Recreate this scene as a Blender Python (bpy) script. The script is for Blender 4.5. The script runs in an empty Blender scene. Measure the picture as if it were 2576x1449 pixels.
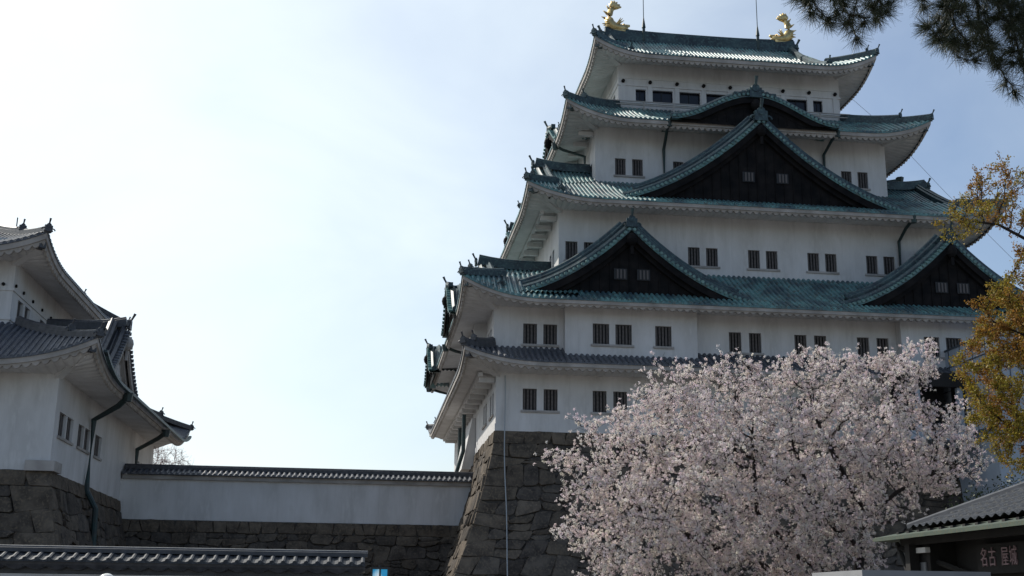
import bpy, math, random
import numpy as np
from mathutils import Vector, Matrix
random.seed(7); rng = np.random.default_rng(11)
R = math.radians
scene = bpy.context.scene
COL = scene.collection

# ------------------------------------------------------------------ camera, sky, sun, exposure
CAM = (-7.71, -70.03, -9.88)
yaw, pit, rol = R(7.0), R(14.82), R(0.70)
fw = Vector((math.sin(yaw)*math.cos(pit), math.cos(yaw)*math.cos(pit), math.sin(pit)))
rt = Vector((math.cos(yaw), -math.sin(yaw), 0)); up = rt.cross(fw)
r2 = rt*math.cos(rol) + up*math.sin(rol); u2 = -rt*math.sin(rol) + up*math.cos(rol)
cd = bpy.data.cameras.new('camera'); cam = bpy.data.objects.new('camera', cd); COL.objects.link(cam)
cd.sensor_width = 36; cd.lens = 36*2990/2576; cd.clip_end = 5000; cd.clip_start = 0.1
cam.matrix_world = Matrix(((r2.x, u2.x, -fw.x, CAM[0]), (r2.y, u2.y, -fw.y, CAM[1]), (r2.z, u2.z, -fw.z, CAM[2]), (0, 0, 0, 1)))
scene.camera = cam

SUN_AZ = R(-44)      # measured from +Y towards +X
SUN_EL = R(42)
sundir = Vector((math.sin(SUN_AZ)*math.cos(SUN_EL), math.cos(SUN_AZ)*math.cos(SUN_EL), math.sin(SUN_EL)))
CLOUD = (0.34, 0.98, 0.52, (7.4, 8.2, 8.5, 1), 0.92)
world = bpy.data.worlds.new('World'); scene.world = world; world.use_nodes = True
nt = world.node_tree; nt.nodes.clear()
wo = nt.nodes.new('ShaderNodeOutputWorld'); bg = nt.nodes.new('ShaderNodeBackground')
sky = nt.nodes.new('ShaderNodeTexSky'); sky.sky_type = 'NISHITA'; sky.sun_disc = False
sky.sun_elevation = SUN_EL; sky.sun_rotation = SUN_AZ
sky.air_density = 1.0; sky.dust_density = 1.6; sky.ozone_density = 1.0
tc = nt.nodes.new('ShaderNodeTexCoord')
mp = nt.nodes.new('ShaderNodeMapping'); mp.inputs['Scale'].default_value = (1.6, 1.6, 3.2); mp.inputs['Rotation'].default_value = (0.25, 0.35, 0.6)
cn = nt.nodes.new('ShaderNodeTexNoise'); cn.inputs['Scale'].default_value = 2.1; cn.inputs['Detail'].default_value = 7; cn.inputs['Roughness'].default_value = 0.5
cn.inputs['Distortion'].default_value = 0.4
def wmath(op, a, b=None, c=None, clamp=False):      # thin cloud scatters forward: it is denser and brighter round the sun
    m = nt.nodes.new('ShaderNodeMath'); m.operation = op; m.use_clamp = clamp
    for k, v in enumerate((a, b, c)):
        if v is None: continue
        if isinstance(v, (int, float)): m.inputs[k].default_value = v
        else: nt.links.new(v, m.inputs[k])
    return m.outputs[0]
dp = nt.nodes.new('ShaderNodeVectorMath'); dp.operation = 'DOT_PRODUCT'; dp.inputs[1].default_value = sundir
nt.links.new(tc.outputs['Generated'], dp.inputs[0])
nt.links.new(tc.outputs['Generated'], mp.inputs['Vector']); nt.links.new(mp.outputs['Vector'], cn.inputs['Vector'])
mr = nt.nodes.new('ShaderNodeMapRange'); mr.interpolation_type = 'SMOOTHSTEP'; mr.inputs['From Min'].default_value = CLOUD[0]; mr.inputs['From Max'].default_value = CLOUD[1]
nt.links.new(wmath('MULTIPLY_ADD', wmath('SUBTRACT', cn.outputs['Fac'], .5), CLOUD[2], dp.outputs['Value']), mr.inputs['Value'])
cx = nt.nodes.new('ShaderNodeMix'); cx.data_type = 'RGBA'; cx.blend_type = 'MIX'
cx.inputs['B'].default_value = CLOUD[3]
nt.links.new(wmath('MULTIPLY', mr.outputs['Result'], CLOUD[4]), cx.inputs['Factor']); nt.links.new(sky.outputs['Color'], cx.inputs['A'])
nt.links.new(cx.outputs['Result'], bg.inputs['Color']); bg.inputs['Strength'].default_value = 0.10
nt.links.new(bg.outputs['Background'], wo.inputs['Surface'])
sl = bpy.data.lights.new('sun', 'SUN'); sun = bpy.data.objects.new('sun', sl); COL.objects.link(sun)
sl.energy = 3.2; sl.angle = R(0.5); sl.color = (1, 0.95, 0.86)
sun.rotation_euler = sundir.to_track_quat('Z', 'Y').to_euler()
scene.view_settings.view_transform = 'Standard'; scene.view_settings.look = 'None'
scene.view_settings.exposure = 0.5; scene.view_settings.gamma = 1.0
scene.render.engine = 'CYCLES'
scene.cycles.max_bounces = 6; scene.cycles.transparent_max_bounces = 8; scene.cycles.sample_clamp_indirect = 4
GROUND = -11.5

# ------------------------------------------------------------------ materials
def mat(name, base, rough=0.7, metal=0.0, vary=None, scale=3.0, detail=6, spec=0.5, bump=0.0, bscale=20, coord='Object', stretch=(1, 1, 1), attr=None, transl=None, second=None, lo=0.35, hi=0.7, streak=None):
    m = bpy.data.materials.new(name); m.use_nodes = True
    n = m.node_tree; n.nodes.clear(); L = n.links.new
    o = n.nodes.new('ShaderNodeOutputMaterial'); b = n.nodes.new('ShaderNodeBsdfPrincipled')
    b.inputs['Roughness'].default_value = rough; b.inputs['Metallic'].default_value = metal
    b.inputs['Specular IOR Level'].default_value = spec
    b.inputs['Base Color'].default_value = (*base, 1)
    col = None
    t = n.nodes.new('ShaderNodeTexCoord')
    mpn = n.nodes.new('ShaderNodeMapping'); mpn.inputs['Scale'].default_value = stretch
    L(t.outputs[coord], mpn.inputs['Vector'])
    if vary is not None:
        nz = n.nodes.new('ShaderNodeTexNoise'); nz.inputs['Scale'].default_value = scale; nz.inputs['Detail'].default_value = detail
        L(mpn.outputs['Vector'], nz.inputs['Vector'])
        rp = n.nodes.new('ShaderNodeValToRGB'); e = rp.color_ramp.elements
        e[0].position = lo; e[1].position = hi; e[0].color = (*vary, 1); e[1].color = (*base, 1)
        L(nz.outputs['Fac'], rp.inputs['Fac']); col = rp.outputs['Color']
        if second is not None:
            nz2 = n.nodes.new('ShaderNodeTexNoise'); nz2.inputs['Scale'].default_value = scale*5; nz2.inputs['Detail'].default_value = 4
            L(mpn.outputs['Vector'], nz2.inputs['Vector'])
            r3 = n.nodes.new('ShaderNodeValToRGB'); r3.color_ramp.elements[0].position = .5; r3.color_ramp.elements[1].position = .68
            L(nz2.outputs['Fac'], r3.inputs['Fac'])
            mx = n.nodes.new('ShaderNodeMix'); mx.data_type = 'RGBA'; mx.inputs['B'].default_value = (*second, 1)
            L(r3.outputs['Color'], mx.inputs['Factor']); L(col, mx.inputs['A']); col = mx.outputs['Result']
    if streak is not None:
        m2 = n.nodes.new('ShaderNodeMapping'); m2.inputs['Scale'].default_value = (2.6, 2.6, 0.16); L(t.outputs[coord], m2.inputs['Vector'])
        n3 = n.nodes.new('ShaderNodeTexNoise'); n3.inputs['Scale'].default_value = 1.6; n3.inputs['Detail'].default_value = 5; n3.inputs['Roughness'].default_value = .65; L(m2.outputs['Vector'], n3.inputs['Vector'])
        r4 = n.nodes.new('ShaderNodeValToRGB'); r4.color_ramp.elements[0].position = .52; r4.color_ramp.elements[1].position = .80; r4.color_ramp.elements[1].color = (.38, .38, .38, 1); L(n3.outputs['Fac'], r4.inputs['Fac'])
        mx = n.nodes.new('ShaderNodeMix'); mx.data_type = 'RGBA'; mx.inputs['B'].default_value = (*streak, 1); L(r4.outputs['Color'], mx.inputs['Factor']); L(col, mx.inputs['A']); col = mx.outputs['Result']
    if attr:
        at = n.nodes.new('ShaderNodeAttribute'); at.attribute_name = attr
        mx = n.nodes.new('ShaderNodeMix'); mx.data_type = 'RGBA'; mx.blend_type = 'MULTIPLY'; mx.inputs['Factor'].default_value = 1
        if col is None:
            mx.inputs['A'].default_value = (*base, 1)
        else: L(col, mx.inputs['A'])
        L(at.outputs['Color'], mx.inputs['B']); col = mx.outputs['Result']
    if col is not None: L(col, b.inputs['Base Color'])
    if bump:
        bn = n.nodes.new('ShaderNodeTexNoise'); bn.inputs['Scale'].default_value = bscale; bn.inputs['Detail'].default_value = 6
        L(mpn.outputs['Vector'], bn.inputs['Vector'])
        bp = n.nodes.new('ShaderNodeBump'); bp.inputs['Strength'].default_value = bump; bp.inputs['Distance'].default_value = 0.05
        L(bn.outputs['Fac'], bp.inputs['Height']); L(bp.outputs['Normal'], b.inputs['Normal'])
    if transl:
        tr = n.nodes.new('ShaderNodeBsdfTranslucent'); ms = n.nodes.new('ShaderNodeMixShader'); ms.inputs['Fac'].default_value = transl
        if col is not None: L(col, tr.inputs['Color'])
        else: tr.inputs['Color'].default_value = (*base, 1)
        L(b.outputs['BSDF'], ms.inputs[1]); L(tr.outputs['BSDF'], ms.inputs[2]); L(ms.outputs['Shader'], o.inputs['Surface'])
    else: L(b.outputs['BSDF'], o.inputs['Surface'])
    return m

M = {}
M['plaster'] = mat('plaster', (0.69, 0.675, 0.675), 0.85, vary=(0.55, 0.535, 0.525), scale=0.9, stretch=(1, 1, 0.35), bump=0.12, bscale=9, second=(0.63, 0.615, 0.605), spec=.2, streak=(0.40, 0.385, 0.37))
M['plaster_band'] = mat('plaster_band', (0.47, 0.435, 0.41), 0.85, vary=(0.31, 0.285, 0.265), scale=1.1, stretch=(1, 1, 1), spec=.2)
M['copper'] = mat('copper_tile', (0.115, 0.245, 0.245), 0.42, vary=(0.038, 0.078, 0.098), scale=0.8, second=(0.085, 0.10, 0.09), stretch=(1, 1, 1), spec=.5, lo=.40, hi=.60)
M['copper_ridge'] = mat('copper_ridge', (0.048, 0.085, 0.095), 0.5, vary=(0.02, 0.03, 0.04), scale=1.2, second=(0.075, 0.125, 0.125), spec=.4, lo=.35, hi=.7)
M['copper_light'] = mat('copper_light', (0.19, 0.32, 0.30), 0.45, vary=(0.07, 0.14, 0.14), scale=2.5, spec=.4)
M['copper_dark'] = mat('copper_dark', (0.020, 0.0175, 0.0175), 0.8, vary=(0.008, 0.008, 0.009), scale=1.5, spec=.1)
M['slate'] = mat('grey_tile', (0.095, 0.10, 0.12), 0.5, vary=(0.045, 0.048, 0.058), scale=3, spec=.5, second=(0.13, 0.135, 0.15))
M['slate_matt'] = mat('dull_grey_tile', (0.048, 0.051, 0.060), 0.65, vary=(0.022, 0.024, 0.029), scale=5, spec=.35, second=(0.075, 0.08, 0.088))
M['slate_edge'] = mat('grey_tile_edge', (0.075, 0.075, 0.085), 0.5, vary=(0.035, 0.036, 0.042), scale=4)
M['wood_dark'] = mat('dark_wood', (0.014, 0.012, 0.011), 0.8, vary=(0.008, 0.007, 0.0065), scale=4, stretch=(1, 1, .2))
M['window_dark'] = mat('window_dark', (0.012, 0.012, 0.014), 0.6)
M['glass'] = mat('window_glass', (0.012, 0.013, 0.02), 0.18, spec=.35)
M['bars'] = mat('window_bars', (0.13, 0.115, 0.11), 0.8, vary=(0.08, 0.07, 0.068), scale=6)
M['bars_pale'] = mat('vent_bars', (0.105, 0.092, 0.09), 0.8)
M['pipe'] = mat('drain_pipe', (0.028, 0.035, 0.036), 0.55, vary=(0.02, 0.05, 0.05), scale=3)
M['gold'] = mat('gold', (0.74, 0.57, 0.29), 0.42, metal=1.0, vary=(0.50, 0.36, 0.16), scale=3, bump=.5, bscale=9)
M['stone'] = mat('castle_stone', (0.138, 0.117, 0.098), 0.92, vary=(0.062, 0.053, 0.047), scale=1.6, detail=9, attr='tone', bump=.9, bscale=4.5, spec=.15, second=(0.145, 0.12, 0.095))
M['joint'] = mat('stone_joint', (0.07, 0.06, 0.052), 0.95)
M['ground'] = mat('gravel', (0.17, 0.16, 0.145), 0.95, vary=(0.13, 0.12, 0.11), scale=.6, bump=.3, bscale=30)
M['bark'] = mat('cherry_bark', (0.035, 0.027, 0.025), 0.9, vary=(0.018, 0.014, 0.014), scale=8, bump=.6, bscale=25)
M['pine_bark'] = mat('pine_bark', (0.05, 0.036, 0.028), 0.9, vary=(0.025, 0.019, 0.016), scale=12, bump=.8, bscale=30)
M['blossom'] = mat('blossom', (0.81, 0.735, 0.715), 0.8, attr='tone', transl=.36, spec=.1)
M['leaf'] = mat('spring_leaf', (1, 1, 1), 0.55, attr='tone', transl=.35, spec=.3)
M['needle'] = mat('pine_needle', (1, 1, 1), 0.45, attr='tone', transl=.2, spec=.4)
M['evergreen'] = mat('evergreen_leaf', (1, 1, 1), 0.5, attr='tone', transl=.15, spec=.3)
M['green_copper'] = mat('green_eave', (0.062, 0.082, 0.056), 0.8, vary=(0.042, 0.062, 0.05), scale=4, second=(0.075, 0.07, 0.042))
M['panel'] = mat('tower_panel', (0.36, 0.40, 0.46), 0.5, vary=(0.31, 0.35, 0.41), scale=.8)
M['panel_seam'] = mat('panel_seam', (0.05, 0.06, 0.075), 0.7)
M['white_paint'] = mat('white_paint', (0.72, 0.71, 0.69), 0.5, vary=(0.62, 0.61, 0.6), scale=2)
M['booth_paint'] = mat('booth_paint', (0.30, 0.30, 0.31), 0.5, vary=(0.25, 0.25, 0.26), scale=2)
M['grey_metal'] = mat('grey_metal', (0.30, 0.31, 0.33), 0.45, metal=.6)
M['black_metal'] = mat('black_metal', (0.02, 0.02, 0.022), 0.45)
M['globe'] = mat('globe_glass', (0.80, 0.78, 0.72), 0.12, spec=.6)
M['letter'] = mat('letter_pink', (0.30, 0.20, 0.21), 0.6)
M['cable'] = mat('cable_grey', (0.34, 0.36, 0.38), 0.6)
M['wire'] = mat('wire_grey', (0.28, 0.29, 0.32), 0.6)

# ------------------------------------------------------------------ object helpers
class MB:
    def __init__(s): s.v = []; s.f = []; s.uv = []; s.n = 0
    def add(s, v, f, uv=None):
        v = np.asarray(v, float).reshape(-1, 3)
        s.v.append(v); o = s.n
        for q in f: s.f.append([int(i)+o for i in q])
        s.n += len(v)
    def grid(s, A, flip=False):          # A: (ni,nj,3)
        ni, nj = A.shape[:2]
        idx = np.arange(ni*nj).reshape(ni, nj)
        q = np.stack([idx[:-1, :-1], idx[1:, :-1], idx[1:, 1:], idx[:-1, 1:]], -1).reshape(-1, 4)
        if flip: q = q[:, ::-1]
        s.add(A.reshape(-1, 3), q)
    def box(s, x0, x1, y0, y1, z0, z1):
        v = [(x, y, z) for z in (z0, z1) for y in (y0, y1) for x in (x0, x1)]
        s.add(v, [(0, 2, 3, 1), (4, 5, 7, 6), (0, 1, 5, 4), (2, 6, 7, 3), (0, 4, 6, 2), (1, 3, 7, 5)])
    def obox(s, o, ax, ay, az):          # oriented box: origin corner + three edge vectors
        o, ax, ay, az = map(np.asarray, (o, ax, ay, az))
        v = [o + i*ax + j*ay + k*az for k in (0, 1) for j in (0, 1) for i in (0, 1)]
        s.add(v, [(0, 2, 3, 1), (4, 5, 7, 6), (0, 1, 5, 4), (2, 6, 7, 3), (0, 4, 6, 2), (1, 3, 7, 5)])
    def tube(s, pts, rad, k=8, cap=True):
        pts = np.asarray(pts, float); n = len(pts); rad = np.broadcast_to(np.asarray(rad, float), (n,))
        T = np.gradient(pts, axis=0); T /= np.linalg.norm(T, axis=1)[:, None]+1e-9
        ref = np.array([0, 0, 1.]) if abs(T[:, 2]).mean() < .8 else np.array([1., 0, 0])
        S = np.cross(T, ref); S /= np.linalg.norm(S, axis=1)[:, None]+1e-9; U = np.cross(S, T)
        a = np.arange(k)*2*math.pi/k
        ring = pts[:, None] + rad[:, None, None]*(np.cos(a)[None, :, None]*S[:, None] + np.sin(a)[None, :, None]*U[:, None])
        f = [(i*k+j, i*k+(j+1) % k, (i+1)*k+(j+1) % k, (i+1)*k+j) for i in range(n-1) for j in range(k)]
        if cap: f += [tuple(range(k))[::-1], tuple((n-1)*k+j for j in range(k))]
        s.add(ring.reshape(-1, 3), f)
    def sweep(s, pts, side, prof, cap=True):   # profile [(side, up)] swept along pts, constant side vector
        pts = np.asarray(pts, float); n = len(pts); side = np.asarray(side, float)
        T = np.gradient(pts, axis=0); T /= np.linalg.norm(T, axis=1)[:, None]+1e-9
        if side.ndim == 1: side = np.broadcast_to(side, (n, 3))
        U = np.cross(side, T); U /= np.linalg.norm(U, axis=1)[:, None]+1e-9
        U = np.where(U[:, 2:3] < 0, -U, U)
        prof = np.asarray(prof, float); k = len(prof)
        ring = pts[:, None] + prof[None, :, 0, None]*side[:, None] + prof[None, :, 1, None]*U[:, None]
        f = [(i*k+j, i*k+(j+1) % k, (i+1)*k+(j+1) % k, (i+1)*k+j) for i in range(n-1) for j in range(k)]
        if cap: f += [tuple(range(k))[::-1], tuple((n-1)*k+j for j in range(k))]
        s.add(ring.reshape(-1, 3), f)
    def ball(s, c, r, nu=12, nv=8, sc=(1, 1, 1)):
        th = np.linspace(0, math.pi, nv+1); ph = np.linspace(0, 2*math.pi, nu+1)
        A = np.stack([np.outer(np.cos(ph), np.sin(th))*sc[0], np.outer(np.sin(ph), np.sin(th))*sc[1], np.outer(np.ones_like(ph), np.cos(th))*sc[2]], -1)*r + np.asarray(c)
        s.grid(A, flip=True)
    def build(s, name, m, parent=None, smooth=False, base=None):
        me = bpy.data.meshes.new(name)
        v = np.concatenate(s.v) if s.v else np.zeros((0, 3))
        if base is not None: v = v - np.asarray(base)
        me.from_pydata(v.tolist(), [], s.f); me.materials.append(m)
        if smooth: me.polygons.foreach_set('use_smooth', [True]*len(me.polygons))
        me.update()
        return place(name, me, parent)

def worldloc(o):
    p = Vector((0, 0, 0))
    while o: p = p + o.location; o = o.parent
    return p
def place(name, me, parent=None, at=None):
    o = bpy.data.objects.new(name, me); COL.objects.link(o)
    w = Vector(at) if at is not None else Vector((0, 0, 0))
    if parent is not None: o.parent = parent; o.location = w - worldloc(parent)
    else: o.location = w
    return o
def fast_mesh(name, V, F, m, tone=None):     # V (n,3), F (m,k)
    me = bpy.data.meshes.new(name); k = F.shape[1]
    me.vertices.add(len(V)); me.vertices.foreach_set('co', V.astype(np.float32).ravel())
    me.loops.add(F.size); me.loops.foreach_set('vertex_index', F.astype(np.int32).ravel())
    me.polygons.add(len(F)); me.polygons.foreach_set('loop_start', np.arange(0, F.size, k, dtype=np.int32))
    me.materials.append(m)
    if tone is not None: set_tone(me, tone)
    me.update(calc_edges=True); me.validate()
    return me
def set_tone(me, tone):                      # per-vertex colour of the thing itself
    a = me.color_attributes.new('tone', 'FLOAT_COLOR', 'POINT')
    c = np.ones((len(me.vertices), 4), np.float32); c[:, :3] = tone
    a.data.foreach_set('color', c.ravel())
def tag(o, label=None, cat=None, group=None, kind=None):
    if label: o['label'] = label
    if cat: o['category'] = cat
    if group: o['group'] = group
    if kind: o['kind'] = kind
    return o
def thing(name, loc, label, cat, group=None):
    o = bpy.data.objects.new(name, None); COL.objects.link(o); o.location = loc
    o.empty_display_size = .5
    return tag(o, label, cat, group)

# ------------------------------------------------------------------ roof building blocks
class Frame:                                  # one side of a rectangular roof
    def __init__(s, O, a, d, L): s.O = np.array(O, float); s.a = np.array(a, float); s.d = np.array(d, float); s.L = L
    def p(s, q, dep, z):
        q, dep, z = np.broadcast_arrays(np.asarray(q, float), np.asarray(dep, float), np.asarray(z, float))
        xy = s.O + q[..., None]*s.a + dep[..., None]*s.d
        return np.concatenate([xy, z[..., None]], -1)
def frames(rect):
    x0, x1, y0, y1 = rect; cx, cy = (x0+x1)/2, (y0+y1)/2
    return {'E': Frame((cx, y0), (1, 0), (0, 1), (x1-x0)/2), 'S': Frame((x0, cy), (0, -1), (1, 0), (y1-y0)/2),
            'W': Frame((cx, y1), (-1, 0), (0, -1), (x1-x0)/2), 'N': Frame((x1, cy), (0, 1), (-1, 0), (y1-y0)/2)}
def barrel_cols(lo, hi, per, w=None):
    w = w or per*.33
    hb = w*.98
    n0, n1 = math.floor(lo/per)-1, math.ceil(hi/per)+1
    s = []; b = []
    for i in range(n0, n1+1):
        c = i*per
        for o, h in ((-w, 0), (-.74*w, .7*hb), (0, hb), (.74*w, .7*hb), (w, 0), (per/2, -.02)):
            x = c+o
            if lo <= x <= hi: s.append(x); b.append(h)
    return np.array(s), np.array(b)

def skirt_roof(parent, rect, top, ze, H, lift, mats, band=0.5, oh=2.2, zsoff=None, c1=.7, per=.30, D=5.0, hipz=.42, sides='ESWN', ridge=None, soffit_amp=.19, name='roof', verge=None, wave=.44, hip_to=1.0):
    """rect: eave rectangle; top: inner rectangle; ridge: (s_half, run) for an upper hip-and-gable roof"""
    fr = frames(rect); ft = frames(top); tile, ridgem, bandm = mats
    run = {'E': top[2]-rect[2], 'S': top[0]-rect[0], 'W': rect[3]-top[3], 'N': rect[1]-top[1]}
    mb = MB(); eb = MB(); so = MB()
    def lf(q): return np.clip(1-q/D, 0, 1)**2.3
    def zsurf(k, s, d):
        f = fr[k]
        if ridge:
            rr = ridge[1]; t = d/rr; base = ze + H*(c1*t+(1-c1)*t*t); fade = np.clip(1-d/4.5, 0, 1)**1.2; q = (f.L-np.abs(s))-d
        else:
            t = d/run[k]; base = ze + H*(c1*t+(1-c1)*t*t); fade = np.clip(1-t, 0, 1)**1.2
            q = (f.L-np.abs(s)) - t*(f.L-ft[k].L)
        return base + lift*fade*lf(np.clip(q, 0, None))
    for k in sides:
        f = fr[k]
        s, b = barrel_cols(-f.L, f.L, per)
        s = np.concatenate([[-f.L], s, [f.L]]); b = np.concatenate([[0], b, [0]])
        if ridge:
            g = ridge[0]
            if k in 'EW':
                dm = np.where(np.abs(s) <= g, ridge[1], f.L-np.abs(s))
            else:
                dm = np.minimum(f.L-np.abs(s), verge)
        else:
            dm = np.minimum(run[k], (f.L-np.abs(s))/max(f.L-ft[k].L, 1e-6)*run[k])
        n = 12
        tt = np.linspace(0, 1, n)[:, None]
        d = tt*dm[None, :]; S = np.broadcast_to(s, d.shape)
        z = zsurf(k, S, d) + b[None, :]
        A = f.p(S, d, z)
        zz = zsurf(k, s, 0*s)
        low = f.p(s, 0*s, zz-.07)
        low2 = f.p(s, 0*s+.25, zz-.075)
        A = np.concatenate([low2[None], low[None], A], 0)
        mb.grid(np.swapaxes(A, 0, 1))
        # fascia and wavy soffit, plaster
        s2 = np.linspace(-f.L+.04, f.L-.04, max(60, int(f.L*2/wave*10)))
        ze2 = zsurf(k, s2, 0*s2)
        wav = soffit_amp*(np.abs(np.sin(math.pi*s2/wave))**.75)
        zw = zsoff if zsoff is not None else ze-band
        rows = []
        cl = lambda dd: np.clip(s2, -(f.L-dd), f.L-dd)
        rows.append(f.p(cl(.05), .05, ze2-.06))
        rows.append(f.p(cl(.07), .07, ze2-.06-band*.48))
        rows.append(f.p(cl(.15), .15, ze2-.06-band*.49))
        rows.append(f.p(cl(.16), .16, ze2-.06-band*.62))
        rows.append(f.p(cl(.20), .20, ze2-band+soffit_amp-wav))
        rows.append(f.p(cl(.34), .34, ze2-band+soffit_amp-wav))
        eb.grid(np.swapaxes(np.stack(rows), 0, 1), flip=True)
        rows = [f.p(cl(.335), .335, ze2-band+soffit_amp+.05-wav*.3)]
        for dd in (.5, .8, 1.3, oh):
            t = np.clip((dd-.22)/(oh-.22), 0, 1)
            zc = (ze2-band+soffit_amp+.05)*(1-t)+(zw+.05)*t
            rows.append(f.p(cl(dd), dd, zc - wav*.3))
        so.grid(np.swapaxes(np.stack(rows), 0, 1), flip=True)
    root = mb.build(name, tile, parent)
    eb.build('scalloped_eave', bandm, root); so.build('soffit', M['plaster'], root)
    # hip ridges with stacked ends
    hips = []
    for k, sg in (('E', -1), ('E', 1), ('W', -1), ('W', 1)):
        f = fr[k]
        if k not in sides: continue
        t = np.linspace(0, hip_to, 22)
        if ridge: d = t*(f.L-ridge[0]); s = sg*(f.L-d)
        else: d = t*run[k]; s = sg*(f.L-t*(f.L-ft[k].L))
        P = f.p(s, d, zsurf(k, s, d)+.02)
        dv = P[-1]-P[0]; side = np.array([-dv[1], dv[0], 0]); side /= np.linalg.norm(side)
        h = MB()
        h.sweep(P, side, [(-.19, -.1), (-.19, hipz*.62), (-.10, hipz*.7), (-.08, hipz*.86), (0, hipz), (.08, hipz*.86), (.10, hipz*.7), (.19, hipz*.62), (.19, -.1)])
        i0 = 7 if hip_to == 1 else 12
        tall = not ridge and hip_to == 1
        up_ = P[i0:].copy(); up_[:, 2] += hipz*.6
        if tall: h.sweep(up_, side, [(-.15, -.1), (-.15, hipz*.55), (-.07, hipz*.72), (0, hipz*.85), (.07, hipz*.72), (.15, hipz*.55), (.15, -.1)])
        ho = h.build('hip_ridge', ridgem, root)
        out = (P[0]-P[3]); out[2] = 0; out /= np.linalg.norm(out)
        for pf, sf in ((P[0]+[0, 0, hipz*.45], .36), (P[i0]+[0, 0, hipz*1.25], .34) if tall else (P[4]+[0, 0, hipz*1.05], .3)):
            fm = MB(); finial(fm, pf, out, side, sf); fm.build('hip_finial', ridgem, root)
        cb = MB(); c0 = f.p(np.array(sg*(f.L-.25)), np.array(.25), zsurf(k, np.array(sg*f.L), np.array(0.)) - band-.05)
        dvec = -out; up3 = np.array([0, 0, 1.])
        rb = MB(); w_in = f.p(np.array(sg*(f.L-oh-.1)), np.array(oh+.1), np.array((zsoff if zsoff is not None else ze-band)-.02))
        p0 = c0+dvec*.6; rb.sweep(np.array([p0+(w_in-p0)*t_ for t_ in (0, .5, 1)]), side, [(-.2, -.2), (-.2, .25), (.2, .25), (.2, -.2)])
        rb.build('hip_rafter', M['plaster'], root)
        cb.obox(c0-side*.17-up3*.16, dvec*.75, side*.34, up3*.34)
        cb.build('corner_beam_cap', M['copper_ridge'] if tile is M['copper'] else M['slate_edge'], root)
    return root, zsurf, fr

def finial(mb, P, out, side, sz):
    """ogre tile with scroll sides and a horn rising outwards"""
    P = np.asarray(P, float); upv = np.array([0, 0, 1.])
    mb.obox(P-side*sz*.55-out*sz*.1-upv*sz*.5, side*sz*1.1, out*sz*.35, upv*sz*.9)
    for s in (-1, 1):
        q = P+side*s*sz*.62-upv*sz*.3
        a = np.linspace(0, 5, 9); rr = np.linspace(.34, .12, 9)*sz
        pts = np.array([q+side*s*np.cos(x)*r+upv*np.sin(x)*r+out*sz*.08 for x, r in zip(a, rr)])
        mb.tube(pts, sz*.1, 5)
    mb.tube([P+upv*sz*.35-out*sz*.05, P+upv*sz*.36+out*sz*.3], [sz*.36, sz*.36], 10)
    t = np.linspace(0, 1, 6)
    pts = np.array([P+upv*sz*(.4+.95*x**1.3)+out*sz*(.05+.55*x) for x in t])
    mb.tube(pts, np.array([.15, .14, .13, .13, .14, .17])*sz, 7)

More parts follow.
